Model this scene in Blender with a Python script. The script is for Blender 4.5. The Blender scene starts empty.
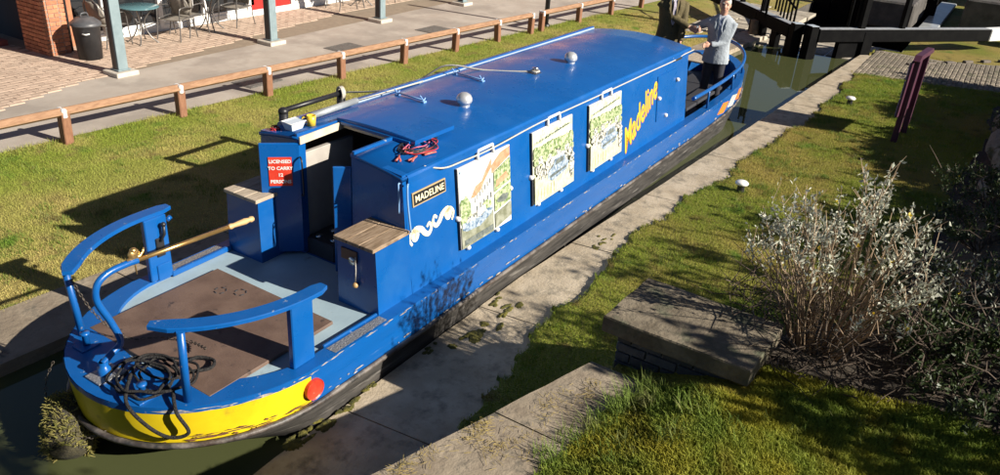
import bpy, bmesh, math, random
import numpy as np
from mathutils import Vector, Matrix
random.seed(7); RNG = np.random.default_rng(7)
PI = math.pi
S = bpy.context.scene
COL = S.collection
# ------------------------------------------------------------------ camera
F_PX = 783.6
CP = np.array([-4.1808, -4.5007, 3.4939])
CR = np.array([[0.5391153, 0.3455239, -0.7680937], [-0.8396696, 0.2915824, -0.4581863], [0.0656483, 0.8919602, 0.4473224]])
cam = bpy.data.cameras.new('camera'); camo = bpy.data.objects.new('camera', cam); COL.objects.link(camo)
cam.sensor_width = 36; cam.lens = F_PX / 1000 * 36; cam.clip_end = 500; cam.clip_start = .05
mw = Matrix(CR.tolist()).to_4x4(); mw.translation = Vector(CP.tolist()); camo.matrix_world = mw
S.camera = camo
# ------------------------------------------------------------------ sky, sun, exposure
SUN = Vector((.40, -2.83, 1.52)).normalized()
el = math.asin(SUN.z)
W = bpy.data.worlds.new('World'); S.world = W; W.use_nodes = True
nt = W.node_tree; sky = nt.nodes.new('ShaderNodeTexSky'); sky.sky_type = 'NISHITA'; sky.sun_disc = False
sky.air_density = .42; sky.dust_density = .3; sky.altitude = 200; sky.sun_elevation = el; sky.sun_rotation = math.atan2(SUN.x, SUN.y)
bg = nt.nodes['Background']; bg.inputs[1].default_value = .05
nt.links.new(sky.outputs[0], bg.inputs[0])
sl = bpy.data.lights.new('sun', 'SUN'); sl.energy = 5.0; sl.angle = math.radians(.5); sl.color = (1, .93, .82)
so = bpy.data.objects.new('sun', sl); COL.objects.link(so); so.rotation_euler = SUN.to_track_quat('Z', 'Y').to_euler()
so.location = (0, -20, 20)
S.view_settings.view_transform = 'Standard'; S.view_settings.look = 'None'; S.view_settings.gamma = 1
S.view_settings.exposure = 0.92

def gp(px, py, z):
    """photo pixel -> point on the horizontal plane z"""
    d = CR @ np.array([px - 500, -(py - 237.5), -F_PX]); t = (z - CP[2]) / d[2]
    return CP + t * d

# ------------------------------------------------------------------ materials
MT = {}
def mat(name, c1, c2=None, scale=4, rough=.6, metal=0, bump=0, bscale=40, coat=0, spec=.5, stretch=(1, 1, 1),
        c3=None, scale3=1, t3=(.5, .62), rnd=0, detail=5, t=(.38, .62), transl=0, rvar=0):
    if name in MT: return MT[name]
    m = bpy.data.materials.new(name); m.use_nodes = True; n = m.node_tree; N = n.nodes; L = n.links
    b = N['Principled BSDF']
    b.inputs['Roughness'].default_value = rough; b.inputs['Metallic'].default_value = metal
    b.inputs['Specular IOR Level'].default_value = spec; b.inputs['Coat Weight'].default_value = coat
    b.inputs['Coat Roughness'].default_value = .06
    geo = N.new('ShaderNodeNewGeometry'); mp = N.new('ShaderNodeMapping'); mp.inputs['Scale'].default_value = stretch
    L.new(geo.outputs['Position'], mp.inputs['Vector'])
    def noise(sc, det=detail):
        x = N.new('ShaderNodeTexNoise'); x.inputs['Scale'].default_value = sc; x.inputs['Detail'].default_value = det
        x.inputs['Roughness'].default_value = .62
        L.new(mp.outputs[0], x.inputs['Vector']); return x
    def ramp(src, a, z):
        r = N.new('ShaderNodeMapRange'); r.inputs[1].default_value = a; r.inputs[2].default_value = z
        L.new(src, r.inputs[0]); return r.outputs[0]
    def mix(fac, a, c):
        x = N.new('ShaderNodeMix'); x.data_type = 'RGBA'
        if isinstance(fac, (int, float)): x.inputs[0].default_value = fac
        else: L.new(fac, x.inputs[0])
        for i, v in ((6, a), (7, c)):
            if isinstance(v, tuple): x.inputs[i].default_value = (*v, 1)
            else: L.new(v, x.inputs[i])
        return x.outputs[2]
    col = c1
    if c2: col = mix(ramp(noise(scale).outputs[0], *t), c1, c2)
    if c3: col = mix(ramp(noise(scale3).outputs[0], *t3), col, c3)
    if rnd:
        oi = N.new('ShaderNodeObjectInfo'); hsv = N.new('ShaderNodeHueSaturation')
        r = N.new('ShaderNodeMapRange'); r.inputs[3].default_value = 1 - rnd; r.inputs[4].default_value = 1 + rnd
        L.new(oi.outputs['Random'], r.inputs[0]); L.new(r.outputs[0], hsv.inputs['Value'])
        if isinstance(col, tuple): hsv.inputs['Color'].default_value = (*col, 1)
        else: L.new(col, hsv.inputs['Color'])
        col = hsv.outputs[0]
    if isinstance(col, tuple): b.inputs['Base Color'].default_value = (*col, 1)
    else: L.new(col, b.inputs['Base Color'])
    if rvar:
        r = N.new('ShaderNodeMapRange'); r.inputs[3].default_value = max(.02, rough - rvar); r.inputs[4].default_value = min(1, rough + rvar)
        r.inputs[1].default_value = .3; r.inputs[2].default_value = .7
        L.new(noise(2.3).outputs[0], r.inputs[0]); L.new(r.outputs[0], b.inputs['Roughness'])
    if bump:
        bp = N.new('ShaderNodeBump'); bp.inputs['Strength'].default_value = bump; bp.inputs['Distance'].default_value = .02
        L.new(noise(bscale, 4).outputs[0], bp.inputs['Height']); L.new(bp.outputs[0], b.inputs['Normal'])
    if transl:
        tr = N.new('ShaderNodeBsdfTranslucent'); ms = N.new('ShaderNodeMixShader'); ms.inputs[0].default_value = transl
        if isinstance(col, tuple): tr.inputs[0].default_value = (*col, 1)
        else: L.new(col, tr.inputs[0])
        L.new(b.outputs[0], ms.inputs[1]); L.new(tr.outputs[0], ms.inputs[2])
        L.new(ms.outputs[0], N['Material Output'].inputs[0])
    MT[name] = m
    return m

blue = mat('blue_paint', (.003, .088, .32), (.003, .08, .295), 1.4, rough=.32, coat=.16, bump=.06, bscale=1.7, c3=(.014, .104, .325), scale3=3.1, t3=(.5, .8), rvar=.16, detail=9)
blue_old = mat('blue_paint_worn', (.003, .082, .3), (.005, .093, .325), 5, rough=.33, coat=.2, bump=.05, bscale=30, c3=(.2, .25, .34), scale3=16, t3=(.655, .69), rvar=.1)
hullblack = mat('hull_black', (.018, .017, .016), (.06, .055, .05), 3, rough=.55, bump=.25, bscale=12, c3=(.24, .225, .205), scale3=3.2, t3=(.58, .78), stretch=(.7, .7, 8), detail=9)
strakem = mat('strake', (.05, .035, .028), (.17, .15, .135), 6, rough=.5, bump=.2, bscale=30, c3=(.03, .03, .03), scale3=4)
yellow = mat('yellow_paint', (.70, .53, .012), (.62, .45, .010), 3, rough=.4, coat=.1, c3=(.16, .11, .03), scale3=5, t3=(.6, .85), bump=.06, bscale=5, detail=10)
red = mat('red_paint', (.55, .03, .015), (.62, .06, .03), 8, rough=.4, c3=(.75, .45, .4), scale3=30, t3=(.68, .75))
deckgrey = mat('deck_grey', (.27, .36, .41), (.31, .41, .46), 3, rough=.6, c3=(.17, .2, .21), scale3=6, t3=(.6, .75), bump=.05)
boardm = mat('deck_board', (.1, .062, .046), (.145, .094, .07), 3.5, rough=.65, c3=(.05, .035, .03), scale3=9, t3=(.62, .7), bump=.15, bscale=60)
wood = mat('weathered_wood', (.2, .135, .08), (.33, .24, .16), 7, rough=.7, stretch=(1, 6, 1), bump=.3, bscale=30, c3=(.09, .06, .04), scale3=9, t3=(.58, .7))
woodgrey = mat('weathered_wood_grey', (.36, .29, .21), (.47, .39, .3), 6, rough=.7, stretch=(1, 5, 1), bump=.3, bscale=30, c3=(.2, .15, .1), scale3=9, t3=(.6, .7))
cream = mat('cream_wood', (.62, .55, .42), (.52, .44, .32), 9, rough=.55)
intw = mat('interior_wood', (.35, .25, .16), (.28, .2, .13), 6, rough=.5)
intdark = mat('interior_dark', (.03, .03, .035), rough=.7)
hullblue = mat('hull_blue', (.003, .088, .32), (.003, .08, .29), 1.7, rough=.33, coat=.2, bump=.06, bscale=2.2, c3=(.16, .24, .38), scale3=2.4, t3=(.66, .78), stretch=(.8, 1, 7), detail=10, rvar=.1)
steel = mat('bright_steel', (.62, .62, .62), rough=.25, metal=1)
chrome = mat('vent_metal', (.74, .74, .73), (.62, .62, .61), 20, rough=.3, metal=.55)
tread = mat('tread_plate', (.42, .42, .42), (.3, .3, .3), 40, rough=.4, metal=.6, bump=.8, bscale=70)
brass = mat('brass', (.72, .47, .18), (.62, .38, .13), 10, rough=.3, metal=.85)
grip = mat('turned_wood', (.55, .36, .17), (.45, .28, .12), 12, rough=.45)
white = mat('white_paint', (.78, .77, .74), (.7, .69, .66), 5, rough=.5)
blackp = mat('black_paint', (.012, .012, .014), (.02, .02, .022), 6, rough=.42, bump=.08, bscale=30)
blackrope = mat('dark_rope', (.016, .016, .018), (.05, .048, .046), 90, rough=.9, bump=1, bscale=130, spec=.2)
whiterope = mat('pale_rope', (.55, .52, .46), (.42, .39, .33), 60, rough=.85, bump=.4, bscale=200)
concrete = mat('concrete', (.34, .275, .19), (.45, .375, .275), 3.2, rough=.88, bump=.45, bscale=34, c3=(.15, .13, .095), scale3=7, t3=(.5, .74), detail=9)
coping = mat('coping_stone', (.22, .175, .125), (.34, .28, .205), 3.5, rough=.88, bump=.6, bscale=16, c3=(.1, .09, .07), scale3=7, t3=(.55, .7), rnd=.12)
slabm = mat('slab_stone', (.11, .088, .058), (.2, .165, .115), 5, rough=.88, bump=.7, bscale=20, c3=(.08, .085, .05), scale3=4, t3=(.52, .68))
moss = mat('moss', (.06, .06, .012), (.15, .13, .02), 20, rough=.95, bump=1, bscale=60)
lichen = mat('dry_straw', (.42, .33, .11), (.3, .22, .06), 30, rough=.9, transl=.2)
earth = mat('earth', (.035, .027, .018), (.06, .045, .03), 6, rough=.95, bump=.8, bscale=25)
brickblue = mat('blue_brick', (.045, .05, .06), (.075, .075, .08), 12, rough=.55, bump=.4, bscale=40, rnd=.35)
mortar = mat('mortar', (.3, .28, .24), (.22, .2, .17), 20, rough=.9, bump=.4)
brickred = mat('red_brick', (.4, .145, .075), (.48, .2, .1), 9, rough=.8, bump=.3, bscale=50, rnd=.25)
paverm = mat('paver', (.4, .295, .22), (.47, .355, .27), 4, rough=.85, bump=.2, bscale=50, rnd=.12)
pavejoint = mat('paver_joint', (.27, .215, .155), (.23, .18, .13), 9, rough=.9)
tarmac = mat('path_surface', (.36, .31, .26), (.42, .37, .315), 1.6, rough=.9, bump=.2, bscale=90, c3=(.3, .26, .22), scale3=.7)
fencewood = mat('fence_wood', (.26, .14, .075), (.36, .21, .12), 6, rough=.7, stretch=(1, 4, 4), bump=.25, bscale=30, c3=(.14, .065, .03), scale3=8, t3=(.6, .75))
fencepost = mat('fence_post_wood', (.19, .085, .045), (.25, .12, .065), 9, rough=.75, stretch=(4, 4, 1), bump=.25, bscale=30)
tape = mat('white_strap', (.75, .74, .72), (.62, .6, .57), 30, rough=.6, c3=(.3, .28, .25), scale3=40, t3=(.62, .68))
postm = mat('grey_green_paint', (.17, .225, .24), (.21, .27, .285), 5, rough=.45, c3=(.32, .36, .36), scale3=18, t3=(.66, .75))
glassdark = mat('window_glass', (.015, .017, .02), rough=.06, spec=.7)
reddoor = mat('red_door', (.5, .025, .02), (.44, .02, .018), 5, rough=.4)
rubber = mat('bin_plastic', (.02, .021, .024), (.032, .033, .036), 5, rough=.45, c3=(.07, .07, .07), scale3=14, t3=(.66, .75))
zinc = mat('bin_lid', (.06, .062, .067), (.09, .09, .095), 9, rough=.4)
tabletop = mat('teal_table', (.1, .21, .23), (.08, .17, .19), 9, rough=.2)
chairm = mat('chair_weave', (.2, .175, .145), (.26, .23, .19), 40, rough=.7)
frame = mat('chair_frame', (.2, .19, .18), rough=.35, metal=.7)
purple = mat('maroon_frame', (.055, .014, .032), (.075, .02, .04), 5, rough=.5)
purpleface = mat('purple_panel', (.13, .085, .25), (.11, .07, .22), 5, rough=.4)
gateblack = mat('gate_black', (.003, .003, .0035), (.006, .006, .006), 4, spec=.06, rough=.7, bump=.1, bscale=20)
gatewhite = mat('gate_white', (.8, .8, .78), (.7, .7, .68), 4, rough=.5)
palestone = mat('pale_stone', (.44, .39, .31), (.32, .28, .22), 3, rough=.85, bump=.5, bscale=14, c3=(.2, .17, .12), scale3=2.5, t3=(.55, .7), rnd=.12)
settm = mat('sett', (.19, .16, .12), (.26, .215, .16), 5, rough=.85, bump=.6, bscale=30, rnd=.3, c3=(.1, .1, .05), scale3=3, t3=(.52, .7))
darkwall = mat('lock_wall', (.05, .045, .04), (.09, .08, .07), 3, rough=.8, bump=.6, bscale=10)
skin = mat('skin', (.5, .27, .19), (.55, .31, .22), 20, rough=.5)
hairm = mat('white_hair', (.6, .58, .55), (.5, .48, .45), 60, rough=.6, bump=.5, bscale=120)
hairb = mat('brown_hair', (.06, .045, .03), rough=.6, bump=.5, bscale=120)
jacketL = mat('tweed_olive', (.085, .066, .026), (.12, .095, .04), 90, rough=.85, bump=.7, bscale=14, c3=(.07, .054, .022), scale3=60)
jacketR = mat('jacket_greyblue', (.28, .32, .36), (.35, .385, .42), 90, rough=.8, bump=.7, bscale=14)
trous = mat('dark_trousers', (.012, .013, .02), (.02, .02, .03), 30, rough=.8)
shirt = mat('shirt', (.75, .77, .82), rough=.7)
tie = mat('tie', (.2, .24, .36), (.3, .33, .42), 70, rough=.6)
tiepale = mat('tie_pale', (.55, .5, .55), (.4, .36, .45), 70, rough=.6)
yelplastic = mat('yellow_mug', (.72, .5, .05), rough=.3)
clearpl = mat('tub_plastic', (.55, .62, .68), rough=.25)
wirered = mat('red_wire', (.45, .04, .05), rough=.4)
wireblk = mat('black_wire', (.02, .02, .025), rough=.4)
greytube = mat('grey_tube', (.3, .32, .33), (.4, .42, .43), 12, rough=.4, metal=.3)
gold = mat('sign_gold', (.78, .56, .05), (.72, .5, .04), 8, rough=.45)
orange = mat('orange_paint', (.72, .2, .03), rough=.45)
creamp = mat('cream_paint', (.8, .74, .5), (.7, .62, .4), 9, rough=.45)
ltblue = mat('blue_stud', (.2, .36, .62), rough=.3)
twig = mat('twig', (.24, .165, .1), (.36, .26, .165), 25, rough=.8)
twigdark = mat('dead_twig', (.05, .034, .022), (.095, .066, .045), 25, rough=.85)
leafpale = mat('pale_leaf', (.56, .55, .46), (.38, .41, .3), 30, rough=.55, transl=.25)
leafgreen = mat('green_leaf', (.03, .05, .014), (.05, .078, .02), 12, rough=.5, transl=.25)
leafyel = mat('yellow_flower', (.65, .48, .03), rough=.5, transl=.2)
bark = mat('bark', (.07, .05, .035), (.12, .09, .065), 12, rough=.85, bump=.6)

def lawn_mat(name, a, b, dry, base=False, g0=None, g1=None, drys=.9, dt=(.45, .62), micro=55):
    m = bpy.data.materials.new(name); m.use_nodes = True; n = m.node_tree; N = n.nodes; L = n.links
    bs = N['Principled BSDF']; bs.inputs['Roughness'].default_value = .75; bs.inputs['Specular IOR Level'].default_value = .25
    geo = N.new('ShaderNodeNewGeometry')
    def nz(sc, d=4):
        x = N.new('ShaderNodeTexNoise'); x.inputs['Scale'].default_value = sc; x.inputs['Detail'].default_value = d
        L.new(geo.outputs['Position'], x.inputs['Vector']); return x.outputs[0]
    def rg(s, p, q):
        r = N.new('ShaderNodeMapRange'); r.inputs[1].default_value = p; r.inputs[2].default_value = q; L.new(s, r.inputs[0]); return r.outputs[0]
    def mx(f, p, q):
        x = N.new('ShaderNodeMix'); x.data_type = 'RGBA'; L.new(f, x.inputs[0])
        for i, v in ((6, p), (7, q)):
            if isinstance(v, tuple): x.inputs[i].default_value = (*v, 1)
            else: L.new(v, x.inputs[i])
        return x.outputs[2]
    c = mx(rg(nz(micro, 2), .3, .7), a, b)
    fd = rg(nz(drys), *dt)
    if g0 is not None:   # drier turf by the canal, greener by the fence
        sx = N.new('ShaderNodeSeparateXYZ'); L.new(geo.outputs['Position'], sx.inputs[0])
        gr = rg(sx.outputs[1], g0, g1)
        ad = N.new('ShaderNodeMath'); ad.operation = 'MULTIPLY_ADD'; L.new(gr, ad.inputs[0]); ad.inputs[1].default_value = .85
        ad.use_clamp = True
        mu = N.new('ShaderNodeMath'); mu.operation = 'MULTIPLY'; L.new(fd, mu.inputs[0]); mu.inputs[1].default_value = .55
        L.new(mu.outputs[0], ad.inputs[2]); fd = ad.outputs[0]
    c = mx(fd, c, dry); c = mx(rg(nz(3.7, 6), .56, .7), c, tuple(v * .55 for v in dry)); c = mx(rg(nz(1.9, 6), .6, .72), c, (a[0] * .75, a[1], a[2]))
    c = mx(rg(nz(micro * 2.3, 1), .62, .75), c, tuple(min(1, v * 1.7) for v in b))
    L.new(c, bs.inputs['Base Color'])
    if base:
        bp = N.new('ShaderNodeBump'); bp.inputs['Strength'].default_value = .9; bp.inputs['Distance'].default_value = .03
        L.new(nz(45), bp.inputs['Height']); L.new(bp.outputs[0], bs.inputs['Normal'])
    else:
        tr = N.new('ShaderNodeBsdfTranslucent'); L.new(c, tr.inputs[0]); ms = N.new('ShaderNodeMixShader'); ms.inputs[0].default_value = .3
        L.new(bs.outputs[0], ms.inputs[1]); L.new(tr.outputs[0], ms.inputs[2]); L.new(ms.outputs[0], N['Material Output'].inputs[0])
    return m
turfL = lawn_mat('turf_left', (.15, .2, .02), (.22, .24, .04), (.32, .255, .085), True, 5.2, 2.6)
bladeL = lawn_mat('blade_left', (.19, .265, .028), (.33, .38, .065), (.54, .45, .16), False, 5.2, 2.6)
turfR = lawn_mat('turf_right', (.12, .14, .018), (.19, .19, .03), (.25, .19, .05), True, drys=.6)
bladeR = lawn_mat('blade_right', (.16, .23, .02), (.26, .31, .04), (.34, .28, .07), False, drys=.6)
turfF = lawn_mat('turf_fore', (.1, .105, .014), (.18, .165, .022), (.26, .21, .02), True, drys=1.7)
bladeF = lawn_mat('blade_fore', (.13, .2, .02), (.27, .33, .055), (.4, .36, .04), False, drys=1.7)
bladeT = lawn_mat('blade_tuft', (.1, .165, .022), (.21, .28, .055), (.34, .33, .13), False, drys=5, dt=(.55, .7))

def water_mat():
    m = bpy.data.materials.new('canal_water'); m.use_nodes = True; N = m.node_tree.nodes; L = m.node_tree.links
    b = N['Principled BSDF']; b.inputs['Base Color'].default_value = (.066, .074, .03, 1); b.inputs['Roughness'].default_value = .025
    b.inputs['IOR'].default_value = 1.5
    b.inputs['Specular IOR Level'].default_value = .5
    g = N.new('ShaderNodeNewGeometry'); x = N.new('ShaderNodeTexNoise'); x.inputs['Scale'].default_value = 2.2; x.inputs['Detail'].default_value = 3
    L.new(g.outputs['Position'], x.inputs['Vector']); bp = N.new('ShaderNodeBump'); bp.inputs['Strength'].default_value = .05; bp.inputs['Distance'].default_value = .03
    L.new(x.outputs[0], bp.inputs['Height']); L.new(bp.outputs[0], b.inputs['Normal'])
    return m
waterm = water_mat()

# ------------------------------------------------------------------ mesh helpers
class MB:
    def __init__(s): s.v = []; s.f = []; s.m = []; s.sm = []
    def add(s, vs, fs, mi=0, smooth=False):
        o = len(s.v); s.v += [tuple(map(float, p)) for p in vs]
        for q in fs: s.f.append(tuple(o + i for i in q)); s.m.append(mi); s.sm.append(smooth)
        return s
    def box(s, c, d, ch=.006, rz=0, mi=0, M=None):
        """chamfered box; c centre, d full size"""
        hx, hy, hz = d[0] / 2, d[1] / 2, d[2] / 2; ch = min(ch, hx * .45, hy * .45, hz * .45)
        vs = []; idx = {}
        for sx in (-1, 1):
            for sy in (-1, 1):
                for sz in (-1, 1):
                    for ax in range(3):
                        p = [sx * hx, sy * hy, sz * hz]
                        for k in range(3):
                            if k != ax: p[k] -= (sx, sy, sz)[k] * ch
                        idx[(sx, sy, sz, ax)] = len(vs); vs.append(p)
        fs = []
        for ax in range(3):
            o = [k for k in range(3) if k != ax]
            for sg in (-1, 1):
                q = []
                for a, b2 in ((-1, -1), (1, -1), (1, 1), (-1, 1)):
                    t = [0, 0, 0]; t[ax] = sg; t[o[0]] = a; t[o[1]] = b2; q.append(idx[(*t, ax)])
                fs.append(q)
        for ax in range(3):
            o = [k for k in range(3) if k != ax]
            for a in (-1, 1):
                for b2 in (-1, 1):
                    t = [0, 0, 0]; t[o[0]] = a; t[o[1]] = b2
                    t1 = t[:]; t1[ax] = -1; t2 = t[:]; t2[ax] = 1
                    fs.append([idx[(*t1, o[0])], idx[(*t2, o[0])], idx[(*t2, o[1])], idx[(*t1, o[1])]])
        for sx in (-1, 1):
            for sy in (-1, 1):
                for sz in (-1, 1): fs.append([idx[(sx, sy, sz, k)] for k in range(3)])
        R = Matrix.Rotation(rz, 3, 'Z') if M is None else M
        vs = [R @ Vector(p) + Vector(c) for p in vs]
        return s.add(vs, fs, mi)
    def bar(s, a, b, w, h, ch=.006, mi=0, up=(0, 0, 1)):
        a = Vector(a); b = Vector(b); d = b - a; x = d.normalized(); u = Vector(up)
        y = u.cross(x)
        if y.length < 1e-4: y = Vector((0, 1, 0)).cross(x)
        y.normalize(); z = x.cross(y)
        M = Matrix((x, y, z)).transposed()
        return s.box((a + b) / 2, (d.length, w, h), ch, 0, mi, M)
    def tube(s, pts, r, n=8, mi=0, caps=True, closed=False):
        pts = [Vector(p) for p in pts]; k = len(pts)
        rs = r if isinstance(r, (list, tuple)) else [r] * k
        vs = []; prev = None
        for i, p in enumerate(pts):
            if closed: t = pts[(i + 1) % k] - pts[i - 1]
            else: t = pts[min(i + 1, k - 1)] - pts[max(i - 1, 0)]
            if t.length < 1e-9: t = Vector((0, 0, 1))
            t.normalize()
            if prev is None:
                u = t.orthogonal().normalized()
            else:
                u = prev - t * prev.dot(t)
                u = u.normalized() if u.length > 1e-6 else t.orthogonal().normalized()
            prev = u; w = t.cross(u)
            for j in range(n):
                a = 2 * PI * j / n; vs.append(p + (u * math.cos(a) + w * math.sin(a)) * rs[i])
        fs = []
        rng = range(k) if closed else range(k - 1)
        for i in rng:
            i2 = (i + 1) % k
            for j in range(n): fs.append((i * n + j, i * n + (j + 1) % n, i2 * n + (j + 1) % n, i2 * n + j))
        s.add(vs, fs, mi, n > 4)
        if caps and not closed:
            s.add(vs[:n], [tuple(range(n))[::-1]], mi); s.add(vs[-n:], [tuple(range(n))], mi)
        return s
    def lathe(s, prof, c=(0, 0, 0), n=20, mi=0, M=None):
        vs = []
        for (r, z) in prof:
            for j in range(n):
                a = 2 * PI * j / n; p = Vector((r * math.cos(a), r * math.sin(a), z))
                if M is not None: p = M @ p
                vs.append(p + Vector(c))
        fs = [(i * n + j, i * n + (j + 1) % n, (i + 1) * n + (j + 1) % n, (i + 1) * n + j) for i in range(len(prof) - 1) for j in range(n)]
        return s.add(vs, fs, mi, True)
    def ell(s, c, r, mi=0, n=12, k=8, M=None):
        vs = []
        for i in range(k + 1):
            ph = PI * i / k
            for j in range(n):
                a = 2 * PI * j / n; p = Vector((r[0] * math.sin(ph) * math.cos(a), r[1] * math.sin(ph) * math.sin(a), r[2] * math.cos(ph)))
                if M is not None: p = M @ p
                vs.append(p + Vector(c))
        fs = [(i * n + j, (i + 1) * n + j, (i + 1) * n + (j + 1) % n, i * n + (j + 1) % n) for i in range(k) for j in range(n)]
        return s.add(vs, fs, mi, True)
    def loft(s, secs, mi=0, closed=True, caps=True, smooth=True):
        n = len(secs[0]); vs = [p for q in secs for p in q]; fs = []
        for i in range(len(secs) - 1):
            for j in range(n if closed else n - 1):
                fs.append((i * n + j, i * n + (j + 1) % n, (i + 1) * n + (j + 1) % n, (i + 1) * n + j))
        s.add(vs, fs, mi, smooth)
        if caps and closed:
            s.add(secs[0], [tuple(range(n))[::-1]], mi); s.add(secs[-1], [tuple(range(n))], mi)
        return s
    def prism(s, poly, a, b, mi=0, M=None):
        """extrude 2-D poly (u,v) from w=a to w=b; M maps (u,v,w)->xyz function"""
        M = M or (lambda u, v, w: (u, v, w)); n = len(poly)
        vs = [M(u, v, a) for u, v in poly] + [M(u, v, b) for u, v in poly]
        fs = [tuple(range(n))[::-1], tuple(range(n, 2 * n))] + [(i, (i + 1) % n, n + (i + 1) % n, n + i) for i in range(n)]
        return s.add(vs, fs, mi)
    def build(s, name, mats, parent=None, fix=True, loc=None):
        me = bpy.data.meshes.new(name); me.from_pydata(s.v, [], s.f)
        for m in (mats if isinstance(mats, (list, tuple)) else [mats]): me.materials.append(m)
        me.polygons.foreach_set('material_index', s.m); me.polygons.foreach_set('use_smooth', s.sm)
        if fix and len(s.f) < 60000:
            b = bmesh.new(); b.from_mesh(me); bmesh.ops.remove_doubles(b, verts=b.verts, dist=1e-5)
            bmesh.ops.delete(b, geom=[v for v in b.verts if not v.link_faces], context='VERTS'); bmesh.ops.recalc_face_normals(b, faces=b.faces); b.to_mesh(me); b.free()
        me.update()
        o = bpy.data.objects.new(name, me); COL.objects.link(o)
        if parent is not None: put(o, parent)
        if loc is not None: o.location = loc
        return o
def put(o, parent):
    o.parent = parent
    if parent.get('_world'): o.matrix_parent_inverse = Matrix.Translation(parent.location).inverted()
def inst(name, me, parent=None, loc=(0, 0, 0), rz=0, sc=(1, 1, 1)):
    o = bpy.data.objects.new(name, me); COL.objects.link(o); o.location = loc; o.rotation_euler = (0, 0, rz); o.scale = sc
    if parent is not None: put(o, parent)
    return o
def tag(o, label=None, cat=None, group=None, kind=None):
    if label: o['label'] = label
    if cat: o['category'] = cat
    if group: o['group'] = group
    if kind: o['kind'] = kind
    return o
def thing(name, label, cat, loc=(0, 0, 0), group=None, world=False, rz=0):
    """an Empty at the base; world=True: children carry world coordinates"""
    o = bpy.data.objects.new(name, None); COL.objects.link(o); o.location = loc; o.rotation_euler = (0, 0, rz); o.empty_display_size = .1
    if world: o['_world'] = 1
    return tag(o, label, cat, group)
def copy_tree(o, parent=None):
    c = o.copy(); COL.objects.link(c)
    if parent is not None: c.parent = parent
    for ch in list(o.children): copy_tree(ch, c)
    return c
def text_mesh(txt, size, M, name, m, parent, extrude=.002, font_shear=0, bold=0, align='CENTER', spacing=1):
    cu = bpy.data.curves.new(name, 'FONT'); cu.body = txt; cu.size = size; cu.extrude = extrude; cu.shear = font_shear
    cu.align_x = align; cu.align_y = 'CENTER'; cu.offset = bold; cu.resolution_u = 3; cu.space_character = spacing
    t = bpy.data.objects.new(name, cu); COL.objects.link(t)
    dg = bpy.context.evaluated_depsgraph_get(); me = bpy.data.meshes.new_from_object(t.evaluated_get(dg)); 
    bpy.data.objects.remove(t); bpy.data.curves.remove(cu)
    me.transform(M); me.materials.clear(); me.materials.append(m)
    o = bpy.data.objects.new(name, me); COL.objects.link(o)
    if parent is not None: put(o, parent)
    return o
def frame_M(o, u, v):
    u = Vector(u).normalized(); v = Vector(v); v = (v - u * v.dot(u)).normalized(); w = u.cross(v)
    M = Matrix((u, v, w)).transposed().to_4x4(); M.translation = Vector(o); return M
def smooth(a, b, x):
    t = np.clip((x - a) / (b - a), 0, 1); return t * t * (3 - 2 * t)
def vnoise(x, y, sc=1., seed=0):
    """cheap smooth value noise for numpy arrays"""
    x = np.asarray(x, float) * sc; y = np.asarray(y, float) * sc
    def h(i, j):
        n = np.sin(i * 127.1 + j * 311.7 + seed * 74.7) * 43758.5453; return n - np.floor(n)
    i = np.floor(x); j = np.floor(y); u = x - i; v = y - j; u = u * u * (3 - 2 * u); v = v * v * (3 - 2 * v)
    return (h(i, j) * (1 - u) + h(i + 1, j) * u) * (1 - v) + (h(i, j + 1) * (1 - u) + h(i + 1, j + 1) * u) * v

# ================================================================== SETTING
ZW, ZB, ZL = -.60, -.50, -.47       # water, banks/ledge top, lawn
def ye(x):                          # water edge of the right-hand ledge
    x = np.asarray(x, float); return np.where(x < 2, -1.06, -1.06 - .052 * (x - 2))
def yl(x):                          # water edge of the left coping
    x = np.asarray(x, float); return 1.43 - .045 * (x + 1.6)
def yfence(x): return 5.66 - .068 * (x - 1.2)
def quadsheet(name, pts, m, z):
    b = MB(); b.add([(x, y, z) for x, y in pts], [tuple(range(len(pts)))]); o = b.build(name, m); return tag(o, kind='structure')
quadsheet('water', [(-40, -1.9), (17.5, -2.6), (17.5, 3), (-40, 4)], waterm, ZW)
tag(MB().add([(-120, -120, -2.9), (150, -120, -2.9), (150, 150, -2.9), (-120, 150, -2.9)], [(0, 1, 2, 3)]).build('ground', earth), kind='structure')

# ---- right bank terrain
def ywall(x): return -2.33 - .29 * (np.asarray(x, float) + 1.45)
def yb(x):                          # ragged grass edge on the ledge
    x = np.asarray(x, float)
    base = np.interp(x, [-3, -.9, -.4, .3, 2, 3.9, 5.5, 7.3, 9.8, 14, 17, 30], [-2.6, -2.2, -1.92, -1.74, -1.7, -1.64, -1.74, -1.88, -2.1, -2.12, -2.12, -2.2])
    return base + .16 * (vnoise(x, x * 0, 1.3, 3) - .5) + .1 * (vnoise(x, x * 0, 5, 5) - .5) + .07 * (vnoise(x, x * 0, 14, 6) - .5) + .05 * (vnoise(x, x * 0, 33, 8) - .5)
def settmask(x, y):
    return (y < -2.04) & (y > -7) & (x > np.interp(-y, [2, 3.3, 4.9, 7], [14.4, 14.75, 15.1, 15.9]) + .12 * (vnoise(x, y, 3, 6) - .5)) & (x < np.interp(-y, [2, 3.5, 7], [17.7, 17.6, 19.5]))
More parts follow.
